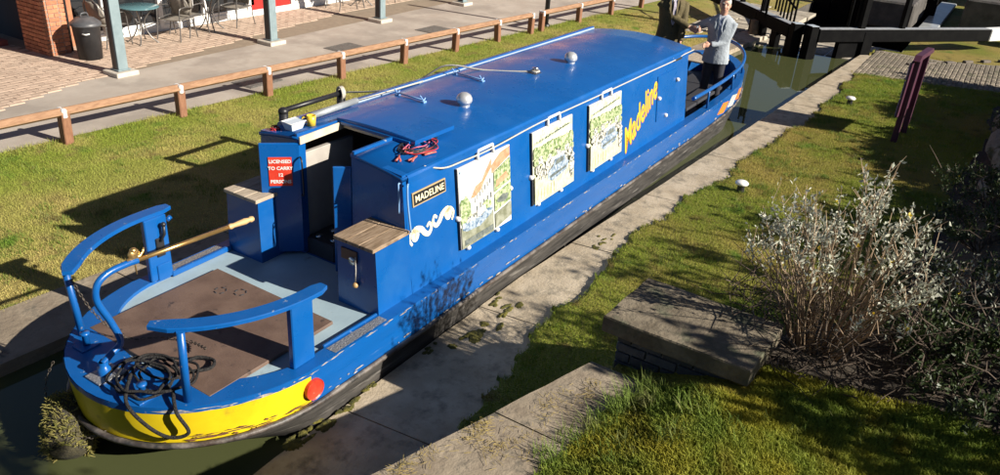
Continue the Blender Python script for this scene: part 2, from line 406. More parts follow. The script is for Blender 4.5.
def HR(x, y):
    x = np.asarray(x, float); y = np.asarray(y, float)
    z = np.where(y < yb(x), ZL + .03 * (vnoise(x, y, 1.2, 1) - .5), -.62)
    off = np.clip(-3.8 - y, 0, 3)
    pl = (1 - smooth(.95, 1.75, x - off * 1.1)) * np.where(x < .5, (y < ywall(x) - .05), (y < -2.86))
    top = .27 + .05 * (vnoise(x, y, 2.5, 2) - .5) + .06 * (vnoise(x, y, .8, 9) - .5) + .2 * smooth(-3.0, -3.75, y) + .42 * np.clip(-1.7 - x, 0, 20)
    z = z + (top - z) * pl
    yf = -4.55 - .055 * (x - 4); bank = smooth(0, .7, yf - y) * smooth(1.0, 3, x) * (1 - smooth(13.2, 13.9, x))
    z = np.where(settmask(x, y), -.60, z)
    bz = .12 + .14 * np.clip(yf - y - .6, 0, 12) + .22 * (vnoise(x, y, 2.2, 4) - .5)
    z = np.maximum(z, z + (bz - z) * bank)
    return z
def grid(name, xs, ys, H, mats, midx=None, kind='structure'):
    X, Y = np.meshgrid(xs, ys, indexing='ij'); Z = H(X, Y)
    V = np.stack([X.ravel(), Y.ravel(), Z.ravel()], 1); nx, ny = len(xs), len(ys)
    I = np.arange(nx * ny).reshape(nx, ny); Fq = np.stack([I[:-1, :-1], I[1:, :-1], I[1:, 1:], I[:-1, 1:]], -1).reshape(-1, 4)
    me = bpy.data.meshes.new(name); me.from_pydata(V.tolist(), [], Fq.tolist())
    for m in mats: me.materials.append(m)
    if midx is not None:
        cx = V[Fq].mean(1); me.polygons.foreach_set('material_index', midx(cx[:, 0], cx[:, 1]).astype(np.int32))
    me.polygons.foreach_set('use_smooth', np.ones(len(Fq), bool)); me.update()
    o = bpy.data.objects.new(name, me); COL.objects.link(o); return tag(o, kind=kind)
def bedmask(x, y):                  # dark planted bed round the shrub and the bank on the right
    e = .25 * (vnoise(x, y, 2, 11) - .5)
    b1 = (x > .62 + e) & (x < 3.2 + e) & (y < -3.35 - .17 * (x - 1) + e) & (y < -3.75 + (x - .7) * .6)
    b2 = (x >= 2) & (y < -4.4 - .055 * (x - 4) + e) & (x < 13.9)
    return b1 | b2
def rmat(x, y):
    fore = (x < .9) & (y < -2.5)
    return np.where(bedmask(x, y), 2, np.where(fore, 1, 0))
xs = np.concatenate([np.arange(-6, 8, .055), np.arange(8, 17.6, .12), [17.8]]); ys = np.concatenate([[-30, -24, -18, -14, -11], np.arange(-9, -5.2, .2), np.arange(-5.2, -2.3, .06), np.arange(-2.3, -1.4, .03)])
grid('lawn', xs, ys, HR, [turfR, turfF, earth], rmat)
# concrete ledge made of long cast bays
ledge = MB().add([(x, float(ye(x)) - .01 + d, z) for d, z in ((0, -.9), (0, -.535), (-1.6, -.535)) for x in (-8, 2, 10, 17)],
                 [(i, i + 1, i + 5, i + 4) for i in (0, 1, 2, 4, 5, 6)]).build('canal_edge', concrete)
tag(ledge, kind='structure')
joints = [-7, -4.6, -2.2, -.62, 1.3, 3.1, 5.0, 7.1, 9.0, 11.0, 13.0, 15.0, 16.9]
for a, b2 in zip(joints[:-1], joints[1:]):
    bm = MB(); n = 8; top = []; bot = []
    xx = np.linspace(a + .006, b2 - .006, n)
    fr = [(x, float(ye(x)) + .012 * (random.random() - .5)) for x in xx]
    bk = [(x + (.18 if i in (0, n - 1) else .1), float(ye(x)) - (1.75 if x < 2 else 1.3)) for i, x in enumerate(xx)][::-1]
    poly = fr + bk; dz = .006 * (random.random() - .5)
    bm.prism(poly, -.56, ZB + dz)
    o = bm.build('concrete_slab', concrete, ledge)
# moss patches growing on the ledge by the hull
def blob_patch(cx, cy, rx, ry, z, m, name, parent, seed, h=.012, ang=0):
    n = 26; rr = np.random.default_rng(seed); b = MB(); vs = [(cx, cy, z + h)]
    for j in range(n):
        a = 2 * PI * j / n; k = .7 + .5 * rr.random()
        u, v = rx * k * math.cos(a), ry * k * math.sin(a)
        vs.append((cx + u * math.cos(ang) - v * math.sin(ang), cy + u * math.sin(ang) + v * math.cos(ang), z - .004))
    for j in range(n):
        a = vs[1 + j]; vs.append(((a[0] * .75 + cx * .25), (a[1] * .75 + cy * .25), z + h * (.6 + .4 * rr.random())))
    fs = [(1 + j, 1 + (j + 1) % n, 1 + n + (j + 1) % n, 1 + n + j) for j in range(n)] + [(0, 1 + n + j, 1 + n + (j + 1) % n) for j in range(n)]
    b.add(vs, fs, 0, True); return tag(b.build(name, m, parent), kind='stuff')
for i, (px, py, r) in enumerate([(505, 312, .1), (488, 326, .13), (470, 338, .12), (498, 300, .07), (598, 245, .09), (430, 350, .06), (612, 236, .05), (330, 420, .1), (300, 440, .12), (350, 400, .08), (372, 385, .07)]):
    p = gp(px, py, ZB); rq = random.Random(i + 50)
    for q in range(7): blob_patch(p[0] + rq.gauss(0, r * .9), p[1] + rq.gauss(0, r * .32), r * rq.uniform(.25, .8), r * rq.uniform(.15, .4), ZB + .002, moss, 'moss', ledge, i * 9 + q, .007, rq.uniform(-.4, .4))

# ---- left bank
lb = quadsheet('lawn_verge', [(-30, float(yl(-30)) + .7), (30, float(yl(30)) + .7), (30, yfence(30) + .35), (-30, yfence(-30) + .35)], turfL, ZB)
canw = tag(MB().add([(-30, float(yl(-30)), -.9), (17.3, float(yl(17.3)), -.9), (17.3, float(yl(17.3)), -.56), (-30, float(yl(-30)), -.56), (-30, float(yl(-30)) + .9, -.56), (17.3, float(yl(17.3)) + .9, -.56)],
              [(0, 1, 2, 3), (3, 2, 5, 4)]).build('canal_wall', concrete), kind='structure')
x = -9.0
while x < 17:
    l = random.uniform(1.0, 1.6); a, b2 = x + .008, min(x + l, 17.2) - .008
    if b2 - a > .3:
        MB().prism([(a, float(yl(a))), (b2, float(yl(b2))), (b2, float(yl(b2)) + .80), (a, float(yl(a)) + .80)], -.62, ZB + .012 + random.uniform(-.004, .004)).build('coping_stone', coping, canw)
    x += l
quadsheet('path', [(-30, yfence(-30) + .2), (60, yfence(60) + .2), (60, 9.6), (-30, 9.6)], tarmac, ZB + .004)

# grass blades
def blades(name, n, xr, yr, ok, H, m, h=(.02, .045), w=.006, lean=.6, parent=None, seg=1, seed=1):
    r = np.random.default_rng(seed); x = r.uniform(*xr, n); y = r.uniform(*yr, n); k = ok(x, y); x = x[k]; y = y[k]; n = len(x)
    z = H(x, y); hh = r.uniform(*h, n); a = r.uniform(0, 2 * PI, n); la = r.uniform(0, 2 * PI, n); lm = r.uniform(0, lean, n) * hh
    dx = np.cos(a) * w / 2; dy = np.sin(a) * w / 2; lx = np.cos(la) * lm; ly = np.sin(la) * lm
    if seg == 1:
        V = np.stack([np.stack([x - dx, y - dy, z - .004], 1), np.stack([x + dx, y + dy, z - .004], 1), np.stack([x + lx, y + ly, z + hh], 1)], 1).reshape(-1, 3)
        k = 3; lt = np.full(n, 3); lv = np.arange(3 * n)
    else:
        V = np.stack([np.stack([x - dx, y - dy, z - .004], 1), np.stack([x + dx, y + dy, z - .004], 1),
                      np.stack([x + dx * .8 + lx * .35, y + dy * .8 + ly * .35, z + hh * .6], 1), np.stack([x - dx * .8 + lx * .35, y - dy * .8 + ly * .35, z + hh * .6], 1),
                      np.stack([x + lx * 1.3, y + ly * 1.3, z + hh * .98], 1)], 1).reshape(-1, 3)
        i = np.arange(n)[:, None] * 5
        lv = np.concatenate([i + 0, i + 1, i + 2, i + 3, i + 3, i + 2, i + 4], 1).ravel(); lt = np.tile([4, 3], n)
    me = bpy.data.meshes.new(name); me.vertices.add(len(V)); me.vertices.foreach_set('co', V.ravel())
    me.loops.add(len(lv)); me.loops.foreach_set('vertex_index', lv.astype(np.int32)); me.polygons.add(len(lt))
    me.polygons.foreach_set('loop_start', (np.cumsum(lt) - lt).astype(np.int32)); me.polygons.foreach_set('loop_total', lt.astype(np.int32))
    me.materials.append(m); me.update(calc_edges=True)
    o = bpy.data.objects.new(name, me); COL.objects.link(o)
    return o
fl = lambda z: (lambda x, y: np.full_like(x, z))
tag(blades('grass', 330000, (-4, 17), (1.0, 6), lambda x, y: (y > yl(x) + .76 + .1 * (vnoise(x, y, 3, 8) - .5)) & (y < yfence(x) + .22 + .12 * (vnoise(x, y, 3, 9) - .5)), fl(ZB), bladeL, (.012, .035), .007), 'short mown grass on the bank beyond the boat', 'grass', kind='stuff')
tag(blades('grass', 40000, (-4, 16), (4.2, 6.1), lambda x, y: np.abs(y - yfence(x) - .08) < .09 + .1 * vnoise(x, y, 2.5, 7), fl(ZB), bladeL, (.03, .085), .007, seed=5), 'longer green grass along the foot of the low fence', 'grass', kind='stuff')
def okR(x, y): return (y < yb(x) + .03) & ~bedmask(x, y) & ~((x < 1.0) & (y < -2.75)) & ~((x < .6) & (y < ywall(x) + .05)) & ~settmask(x, y)
tag(blades('grass', 330000, (-.9, 17.6), (-6, -1.4), okR, HR, bladeR, (.012, .04), .007, seed=2), 'short lawn grass between the concrete ledge and the planted bank', 'grass', kind='stuff')
r_ = np.random.default_rng(8)
def clumpmask(x, y): return vnoise(x, y, 2.1, 21) * vnoise(x, y, 6.3, 22) > .42
tag(blades('grass', 150000, (-4, 17), (1.0, 6), lambda x, y: (y > yl(x) + .85) & (y < yfence(x) + .2) & clumpmask(x, y), fl(ZB), bladeT, (.025, .06), .008, seed=15), 'darker coarse clumps in the turf beyond the boat', 'grass', kind='stuff')
tag(blades('grass', 150000, (-.9, 15), (-5, -1.4), lambda x, y: okR(x, y) & clumpmask(x, y), HR, bladeT, (.025, .06), .008, seed=16), 'darker coarse clumps in the lawn by the ledge', 'grass', kind='stuff')
# coping of the near retaining wall takes the strip (ywall-.6 .. ywall)
def okF(x, y): return (y < ywall(x) - .46 - .2 * smooth(-.2, -1.6, x) + .1 * (vnoise(x, y, 6, 4) - .5)) & ~bedmask(x, y) & ~((x > .04) & (x < 1.0) & (y > -3.84)) & (x < 1.0)
tag(blades('grass', 260000, (-1.9, 1.0), (-6.2, -2.6), okF, HR, bladeF, (.015, .05), .005, .9, seed=3, seg=2), 'mossy foreground turf on the raised ground by the camera', 'grass', kind='stuff')
def tufts(name, lst, label, m=bladeT, seed=4):
    r = np.random.default_rng(seed); V = []; Fc = []
    for (tx, ty, n, rad, hmin, hmax) in lst:
        tz = float(HR(np.array([tx]), np.array([ty]))[0])
        for _ in range(n):
            a = r.uniform(0, 2 * PI); q = rad * math.sqrt(r.random()); x0, y0 = tx + q * math.cos(a), ty + q * math.sin(a)
            z0 = float(HR(np.array([x0]), np.array([y0]))[0]) if n < 0 else tz
            hh = r.uniform(hmin, hmax); b = r.uniform(0, 2 * PI); ln = hh * r.uniform(.1, .7); w = r.uniform(.003, .006); c = b + PI / 2
            px, py = math.cos(c) * w / 2, math.sin(c) * w / 2; o = len(V)
            for t, ww in ((0, 1), (.45, .9), (.8, .6)):
                lx = ln * t * t * 1.2; z = z0 - .01 + hh * (t - .25 * t * t)
                V += [(x0 + math.cos(b) * lx - px * ww, y0 + math.sin(b) * lx - py * ww, z), (x0 + math.cos(b) * lx + px * ww, y0 + math.sin(b) * lx + py * ww, z)]
            V.append((x0 + math.cos(b) * ln * 1.3, y0 + math.sin(b) * ln * 1.3, z0 + hh * .78))
            Fc += [(o, o + 1, o + 3, o + 2), (o + 2, o + 3, o + 5, o + 4), (o + 4, o + 5, o + 6)]
    b = MB(); b.v = V; b.f = Fc; b.m = [0] * len(Fc); b.sm = [True] * len(Fc)
    return tag(b.build(name, m, fix=False), label, 'grass', kind='stuff')
T = []
for (px, py, n, rad, h0, h1) in [(625, 412, 260, .13, .08, .2), (600, 425, 180, .12, .06, .16), (648, 395, 160, .1, .06, .16), (575, 440, 160, .12, .05, .14), (550, 458, 140, .1, .05, .13), (655, 420, 120, .1, .06, .14), (640, 378, 90, .07, .06, .14),
                                 (690, 430, 120, .12, .05, .13), (670, 460, 120, .12, .04, .12), (720, 455, 120, .15, .04, .11), (780, 440, 120, .2, .03, .1), (850, 450, 120, .2, .03, .1), (930, 450, 140, .25, .03, .1), (620, 465, 140, .15, .04, .11)]:
    p = gp(px, py, .3); T.append((p[0], p[1], n, rad, h0, h1))
tufts('long_grass', T, 'long bright tufts of grass spilling over the wall coping')

# ---- near retaining wall with coping, brick pier with slab
rw = thing('retaining_wall', 'low stone retaining wall with pale worn coping in the foreground', 'wall', (-.7, -2.6, -.55), world=True)
dx = Vector((1, -.29, 0)).normalized(); dyv = Vector((.29, 1, 0)).normalized()
def wp(t, off): # t along x
    return (t, float(ywall(t)) + off)
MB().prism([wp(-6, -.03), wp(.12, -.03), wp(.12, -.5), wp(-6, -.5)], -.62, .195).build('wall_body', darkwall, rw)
cuts = [-6, -4.4, -3.0, -1.9, -.78, .1]
for a, b2 in zip(cuts[:-1], cuts[1:]):
    n = 7; tt = np.linspace(a + .005, b2 - .005, n)
    fr = [wp(t, .012 * (random.random() - .5)) for t in tt]; bk = [wp(t, -.72) for t in tt[::-1]]
    MB().prism(fr + bk, .2, .3 + random.uniform(-.006, .004)).build('coping_stone', coping, rw)
# straw and lichen lying on the coping
r = np.random.default_rng(12); b = MB()
for (px, py, n, rad) in [(480, 432, 110, .09), (500, 450, 60, .1), (420, 462, 60, .1), (555, 405, 60, .1), (590, 392, 40, .06), (530, 440, 40, .12), (400, 470, 50, .1)]:
    p = gp(px, py, .3)
    for _ in range(n):
        a = r.uniform(0, PI); l = r.uniform(.02, .06); x0 = p[0] + r.normal() * rad; y0 = p[1] + r.normal() * rad * .5
        if y0 > float(ywall(x0)) - .03: continue
        z0 = .303 + r.random() * .012
        b.tube([(x0, y0, z0), (x0 + math.cos(a) * l, y0 + math.sin(a) * l, z0 + r.random() * .01)], .0012, 3, caps=False)
tag(b.build('straw', lichen, rw, fix=False), kind='stuff')
pier = thing('brick_pier', 'squat blue brick pier under a thick stone slab beside the shrub', 'pier', (.52, -3.3, -.45), world=True)
MB().box((.51, -3.32, .02), (.52, .84, 1.0), .004).build('mortar_core', mortar, pier)
def wall_face(name, m, parent, a, d, length, nrm, z0, rows, start=None):
    """lay bricks along d from corner a, facing nrm, running bond, ends cut to fit"""
    d = Vector(d); nrm = Vector(nrm); rz = math.atan2(d.y, d.x); me = start
    for k in range(rows):
        p = -(.113 if k % 2 else 0.0)
        while p < length - .02:
            q0, q1 = max(p, 0), min(p + .215, length); p += .226
            if q1 - q0 < .04: continue
            if me is None:
                o = MB().box((0, 0, 0), (.215, .1, .065), .005).build(name, m, parent); me = o.data
            else: o = inst(name, me, parent)
            c = Vector(a) + d * ((q0 + q1) / 2) - nrm * .045; o.location = (c.x, c.y, z0 + .0755 * k); o.rotation_euler = (0, 0, rz); o.scale = ((q1 - q0) / .215, 1, 1)
    return me
bx0, bx1, by0, by1 = .235, .785, -3.755, -2.885
bme = wall_face('brick', brickblue, pier, (bx0, by1, 0), (0, -1, 0), by1 - by0, (-1, 0, 0), -.05, 8)
wall_face('brick', brickblue, pier, (bx1, by0, 0), (0, 1, 0), by1 - by0, (1, 0, 0), -.05, 8, bme)
wall_face('brick', brickblue, pier, (bx0 + .11, by0, 0), (1, 0, 0), bx1 - bx0 - .22, (0, -1, 0), -.05, 8, bme)
wall_face('brick', brickblue, pier, (bx1 - .11, by1, 0), (-1, 0, 0), bx1 - bx0 - .22, (0, 1, 0), -.05, 8, bme)
sb = MB(); n = 9
def slabz(u, v): return .0
xs_ = np.linspace(.06, 1.0, n); ys_ = np.linspace(-3.86, -2.76, n)
prof = [(.15, -3.82), (.84, -3.85), (.87, -2.81), (.16, -2.79)]
pts = []
for i in range(4):
    a = np.array(prof[i]); c = np.array(prof[(i + 1) % 4])
    for t in np.linspace(0, 1, 9)[:-1]: pts.append(tuple(a + (c - a) * t + (RNG.random(2) - .5) * .012))
cx, cy = .505, -3.32
inner = [(cx + (x - cx) * .985, cy + (y - cy) * .985) for x, y in pts]
sb.loft([[(x, y, .525) for x, y in inner], [(x, y, .535) for x, y in pts], [(x, y, .64) for x, y in pts], [(x, y, .652) for x, y in inner]], smooth=False)
sb.build('slab', slabm, pier)

# ================================================================== NARROWBOAT
boat = thing('narrowboat', 'long bright blue narrowboat with yellow stern band moored beside the concrete ledge', 'narrowboat', (4.6, 0, -.72), world=True)
XS, XB = -1.97, 11.3
def hb(x):                          # half beam at the gunwale
    if x < -.75: return 1.03 * math.sqrt(max(0, 1 - ((x + .75) / 1.22) ** 2))
    return float(np.interp(x, [-.75, .3, 8.6, 9.2, 9.7, 10.2, 10.6, 10.9, 11.12, 11.25, 11.3], [1.03, 1.04, 1.04, 1.02, .96, .83, .66, .48, .3, .14, 0]))
def sheer(x): return .14 * float(smooth(7.5, 11.3, np.array(x))) 
ths = [PI / 2 * i / 14 for i in range(15)]
SX = [-.75 - 1.22 * math.cos(t) for t in ths] + [-.3, .1, .42] + list(np.linspace(1, 8.6, 14)) + [8.9, 9.2, 9.45, 9.7, 9.95, 10.2, 10.4, 10.6, 10.75, 10.9, 11.02, 11.12, 11.2, 11.25, 11.3]
def ring(f, xs=SX):
    """closed loop stern->right side->bow->left side; f(x)->(x,y,z)"""
    R_ = [f(x) for x in xs]; Lr = [(p[0], -p[1], p[2]) for p in R_[::-1][1:-1]]
    return [(p[0], -p[1], p[2]) for p in R_] + [(p[0], -p[1], p[2]) for p in Lr]
def hz(inset, z0, rise=1):          # outline inset, at height z0
    def f(x):
        h = hb(x); k = max(0, h - inset)
        xx = x
        if x < -.75: xx = -.75 + (x + .75) * (1.22 - inset) / 1.22
        if x > 9.2: xx = x - inset * float(smooth(9.2, 11.3, np.array(x)))
        return (xx, k, z0 + rise * sheer(x))
    return f
def hlow(z0, bowcut, sterncut):     # lower hull: finer at bow and under the counter
    def f(x):
        h = hb(x); xx = x
        if x > 8.4:
            t = float(smooth(8.4, 11.3, np.array(x))); xx = x - bowcut * t; h = max(0, h * (1 - .25 * bowcut * t))
        if x < -.75:
            xx = -.75 + (x + .75) * (1 - sterncut); h = h * (1 - sterncut * .8 * float(smooth(-.75, -1.97, np.array(x))))
        return (xx, h, z0 + sheer(x))
    return f
def split(loop, test): return [i for i, p in enumerate(loop) if test(p)]
def band(name, f0, f1, m, test=None, nz=1):
    A = ring(f0); B = ring(f1); n = len(A); b = MB(); b.v = [tuple(p) for p in A + B]
    for i in range(n):
        j = (i + 1) % n
        if test and not test((A[i][0] + A[j][0]) / 2): continue
        b.f.append((i, j, n + j, n + i)); b.m.append(0); b.sm.append(True)
    return b.build(name, m, boat, fix=True)
XY = -.86
band('hull_side', hz(0, -.012), hz(.004, -.31), hullblue, lambda x: x > XY)
band('stern_band', hz(0, -.045), hz(.012, -.31), yellow, lambda x: x <= XY)
band('stern_trim', hz(-.004, 0), hz(-.002, -.05), blue_old, lambda x: x <= XY)
bt = MB(); rings = [ring(hlow(-.30, .0, .0)), ring(hlow(-.37, .1, .02)), ring(hlow(-.46, .28, .16)), ring(hlow(-.6, .75, .4)), ring(hlow(-.95, 1.5, .8))]
bt.loft(rings, caps=False); bt.build('hull_bottom', hullblack, boat)
# rubbing strake: half-round steel round the whole hull
sk = ring(hz(-.012, -.315)); b = MB(); b.tube(sk, .022, 6, closed=True); b.build('rubbing_strake', strakem, boat)
# gunwale ring
def inner(x):
    if x < -.75:
        h = .9 * math.sqrt(max(0, 1 - ((x + .75) / 1.22) ** 2)); return (-.75 + (x + .75) * .66, h, 0)
    if x > 6.94: 
        f = hz(.13, 0); return f(x)
    return (x, min(.9, hb(x) - .1), 0)
A = ring(hz(0, 0)); B = ring(inner); n = len(A); b = MB(); Cc = ring(hz(0, -.014)); D = ring(lambda x: (inner(x)[0], inner(x)[1], -.035 if x < 6.9 else inner(x)[2] - .35))
b.loft([Cc, A, B, D], caps=False, smooth=False); b.build('gunwale', blue_old, boat)
# stern deck and board
dk = [inner(x) for x in SX if x <= .42]
poly = [(p[0], -p[1]) for p in dk] + [(p[0], p[1]) for p in dk[::-1][:-1]]
MB().prism(poly, -.06, -.03).build('deck', deckgrey, boat)
bd = MB().box((-.915, -.015, -.012), (1.2, 1.37, .03), .004).build('deck_board', boardm, boat)
# small lifting holes in the board
for (x, y) in ((-.55, .35), (-.47, .2)):
    b = MB()
    for k in range(5):
        a = k * 1.3; b.tube([(x + .05 * math.cos(a), y + .05 * math.sin(a), .004), (x + .05 * math.cos(a + .7), y + .05 * math.sin(a + .7), .004)], .006, 5)
    b.build('lifting_ring', intdark, bd)
for s in (-1, 1):
    b = MB(); b.add([(-.62, s * .92, .003), (-.03, s * .935, .003), (-.03, s * 1.02, .003), (-.62, s * 1.015, .003)], [(0, 1, 2, 3)] if s > 0 else [(3, 2, 1, 0)]).build('tread_plate', tread, boat)
def scuffs(n, x0, x1, zc, zj, off, name, m, seed, hmax=.012):
    r = random.Random(seed); b = MB()
    for _ in range(n):
        x = x0 + (x1 - x0) * r.random() ** 1.3; l = r.uniform(.015, .13); z = zc + r.uniform(-zj, zj) + sheer(x); h = r.uniform(.003, hmax); k = 4
        top = []; bot = []
        for i in range(k + 1):
            xx = x + l * i / k; e = h * (1 - abs(2 * i / k - 1)) * r.uniform(.5, 1.2); y = -hb(xx) - off
            top.append((xx, y, z + e)); bot.append((xx, y, z - e * .6))
        b.add(top + bot, [(i, i + 1, k + 2 + i, k + 1 + i) for i in range(k)])
    tag(b.build(name, m, boat, fix=False), kind='stuff')
bare = mat('bare_metal', (.42, .4, .37), (.28, .24, .2), 30, rough=.5)
rust = mat('rust', (.16, .06, .025), (.09, .04, .02), 30, rough=.85)
scuffs(70, -.8, 8.6, -.012, .008, .0035, 'paint_scuffs', bare, 1)
scuffs(60, -.8, 9.5, -.27, .03, .0035, 'paint_scuffs', bare, 2, .016)
scuffs(45, -1.8, -.9, -.27, .03, .003, 'paint_scuffs', rust, 3, .014)
scuffs(30, -1.85, -.9, -.03, .015, .009, 'paint_scuffs', bare, 4, .008)
# low step upstand between the posts and the boxes (left)
MB().bar((-.62, .885, 0), (.02, .9, 0), .035, .05).build('deck_upstand', blue_old, boat)
MB().bar((-.62, -.885, 0), (-.02, -.9, 0), .025, .03).build('deck_upstand', blue_old, boat)

# taff rails
def taff(s):
    x0, x1 = -.52, -1.66
    if s < 0: x0, x1 = -.66, -1.72
    P = []
    for t in np.linspace(0, 1, 15):
        th = math.acos(np.clip((-.75 - (x0 + (x1 - x0) * t)) / 1.1, -1, 1)) if (x0 + (x1 - x0) * t) < -.75 else PI / 2
        P.append((x0 + (x1 - x0) * t, s * (.96 * math.sin(th) if th < PI / 2 else .96)))
    outer, inn = [], []
    for i, (px, py) in enumerate(P):
        a = P[max(0, i - 1)]; c = P[min(len(P) - 1, i + 1)]; d = Vector((c[0] - a[0], c[1] - a[1])).normalized(); nn = Vector((-d.y, d.x)) * .062
        if i in (0, len(P) - 1): nn *= .55
        outer.append((px + nn.x, py + nn.y)); inn.append((px - nn.x, py - nn.y))
    zt = .60
    b = MB(); secs = []
    for o_, i_ in zip(outer, inn): secs.append([(o_[0], o_[1], zt - .03), (o_[0], o_[1], zt - .005), (o_[0] * .95 + i_[0] * .05, o_[1] * .95 + i_[1] * .05, zt), (i_[0] * .95 + o_[0] * .05, i_[1] * .95 + o_[1] * .05, zt), (i_[0], i_[1], zt - .005), (i_[0], i_[1], zt - .03)])
    b.loft(secs, smooth=False); ra = b.build('taff_rail', blue_old, boat)
    xc = x0 - .19
    MB().box((xc, s * .905, .285), (.21, .055, .57), .008).build('support_panel', blue, ra)
    MB().box((xc + .02, s * .875, .07), (.13, .02, .14), .006).build('bracket', blue_old, ra)
    b = MB(); b.tube([(-1.6 - (.03 if s < 0 else 0), s * .62, -.01), (-1.61 - (.03 if s < 0 else 0), s * .66, zt - .02)], .027, 12); b.build('rail_post', blue_old, ra)
    b = MB(); b.tube([(xc + .12, s * .9, .5), (xc + .16, s * .9, .52)], .02, 8); b.build('rail_pin', blue_old, ra)
    if s > 0:
        MB().box((xc + .01, s * .872, .3), (.075, .02, .17), .01).build('throttle_plate', blackp, ra)
        b = MB(); b.tube([(xc + .01, s * .86, .36), (xc + .04, s * .84, .42), (xc + .04, s * .835, .5)], .014, 8); b.ell((xc + .04, s * .835, .51), (.022, .022, .022)); b.build('throttle_lever', blackp, ra)
    return ra
taff(1); taff(-1)
# mooring dollies and rudder pivot
def dolly(x, y):
    b = MB(); b.box((x, y, .006), (.15, .13, .012), .004); b.lathe([(.0, .012), (.026, .012), (.022, .09), (.034, .1), (.034, .115), (0, .118)], (x, y, 0), 12)
    b.build('mooring_dolly', blue_old, boat)
dolly(-1.66, .47); dolly(-1.78, -.36)
b = MB(); b.box((-1.79, .05, .008), (.2, .17, .016), .004); b.box((-1.72, -.02, .016), (.08, .06, .02), .004); b.build('rudder_plate', tread, boat)
til = MB(); til.lathe([(.045, 0), (.045, .07), (.032, .08), (.032, .12)], (-1.79, .05, 0), 14)
def bez(pts, n=18):
    pts = [Vector(p) for p in pts]; out = []
    for i in range(n + 1):
        t = i / n; q = pts[:]
        while len(q) > 1: q = [q[k].lerp(q[k + 1], t) for k in range(len(q) - 1)]
        out.append(q[0])
    return out
def crom(pts, n=6, closed=False):
    P = [Vector(p) for p in pts]; k = len(P); out = []
    for i in range(k if closed else k - 1):
        p0 = P[i - 1] if closed or i else P[0]; p1 = P[i]; p2 = P[(i + 1) % k]; p3 = P[(i + 2) % k] if closed or i + 2 < k else P[-1]
        for j in range(n):
            t = j / n
            out.append(.5 * ((2 * p1) + (-p0 + p2) * t + (2 * p0 - 5 * p1 + 4 * p2 - p3) * t * t + (-p0 + 3 * p1 - 3 * p2 + p3) * t ** 3))
    if not closed: out.append(P[-1])
    return out
til.tube(crom([(-1.79, .05, .1), (-1.73, .05, .14), (-1.64, .05, .2), (-1.68, .05, .38), (-1.75, .05, .58), (-1.73, .05, .7), (-1.64, .05, .755), (-1.5, .05, .765), (-1.42, .05, .76)], 6), .024, 12)
tl = til.build('tiller', blue_old, boat)
b = MB(); b.tube([(-1.46, .05, .763), (-.62, .05, .722)], .017, 12); b.build('tiller_bar', brass, tl)
MX = Matrix.Rotation(PI / 2 + .05, 3, 'Y')
b = MB(); b.lathe([(.017, 0), (.024, .02), (.018, .05), (.022, .1), (.026, .16), (.018, .2), (.026, .215), (.02, .24), (0, .245)], (-.64, .05, .723), 12, M=MX); b.build('tiller_grip', grip, tl)
b = MB(); b.ell((-1.44, .05, .815), (.045, .022, .04)); b.ell((-1.44, .05, .845), (.025, .024, .02)); b.tube([(-1.5, .05, .787), (-1.4, .05, .785), (-1.37, .05, .81), (-1.36, .05, .835)], [.012, .014, .01, .006], 8); b.tube([(-1.44, .05, .78), (-1.44, .05, .66)], .006, 6); b.build('brass_snail', brass, tl)

# cabin
CX0, CX1 = .42, 6.94
ZC, YB0, YT0 = 1.045, .925, .805
def side_y(z): return YB0 + (YT0 - YB0) * z / ZC
for s in (-1, 1):
    b = MB(); th = .04
    P = [(s * YB0, 0), (s * YT0, ZC), (s * (YT0 - th), ZC), (s * (YB0 - th), 0)]
    b.prism(P, CX0, CX1, M=lambda u, v, w: (w, u, v)); b.build('cabin_side', blue, boat)
def roofz(y): return ZC + .085 * (1 - (y / .83) ** 2)
HX1, HY0, HY1 = .95, -.27, .33
rf = MB(); ys_ = [-.83, -.8, -.7, -.55, -.4, HY0, -.1, .1, HY1, .45, .6, .72, .8, .83]; xs_ = [CX0 - .03, HX1] + list(np.linspace(1.3, CX1 + .04, 12))
V = []; 
for x in xs_:
    for y in ys_: V.append((x, y, roofz(y) + .012 * math.sin(PI * (x - .4) / 6.6) ))
ny = len(ys_); Fq = []
for i in range(len(xs_) - 1):
    for j in range(ny - 1):
        if i == 0 and HY0 <= (ys_[j] + ys_[j + 1]) / 2 <= HY1: continue
        Fq.append((i * ny + j, (i + 1) * ny + j, (i + 1) * ny + j + 1, i * ny + j + 1))
rf.add(V, Fq, 0, True)
roof = rf.build('roof', blue, boat)
md = roof.modifiers.new('solid', 'SOLIDIFY'); md.thickness = .03; md.offset = -1
# edge rails on the roof
def rail_strip(s, y0, y1, h, x0, x1, name):
    b = MB(); P = [(s * y0, roofz(y0) - .01), (s * y0, roofz(y0) + h), (s * (y1 - .015), roofz(y1) + h), (s * y1, roofz(y1) + h - .02), (s * y1, roofz(y1) - .06)]
    b.prism(P, x0, x1, M=lambda u, v, w: (w, u, v)); return b.build(name, blue, boat)
rail_strip(1, .745, .84, .04, .62, CX1 + .02, 'roof_handrail')
rail_strip(-1, .80, .838, .012, .45, CX1 + .03, 'roof_handrail')
b = MB(); b.bar((.9, .735, 1.075), (CX1, .735, 1.075), .02, .02, .004); b.build('handrail_edge', mat('pale_edge', (.35, .42, .5), rough=.5), boat)
# rear bulkhead pillars
def bulk(ya, yb_, sgn, name):
    b = MB(); P = [(sgn * ya, -.02), (sgn * yb_, -.02), (sgn * min(yb_, .86), .5), (sgn * (yb_ - .115), ZC + .02), (sgn * ya, roofz(ya) - .005)]
    b.prism(P, CX0 - .02, CX0 + .05, M=lambda u, v, w: (w, u, v)); return b.build(name, blue, boat)
pl = bulk(.33, .925, 1, 'rear_bulkhead'); pr = bulk(.27, .925, -1, 'rear_bulkhead')
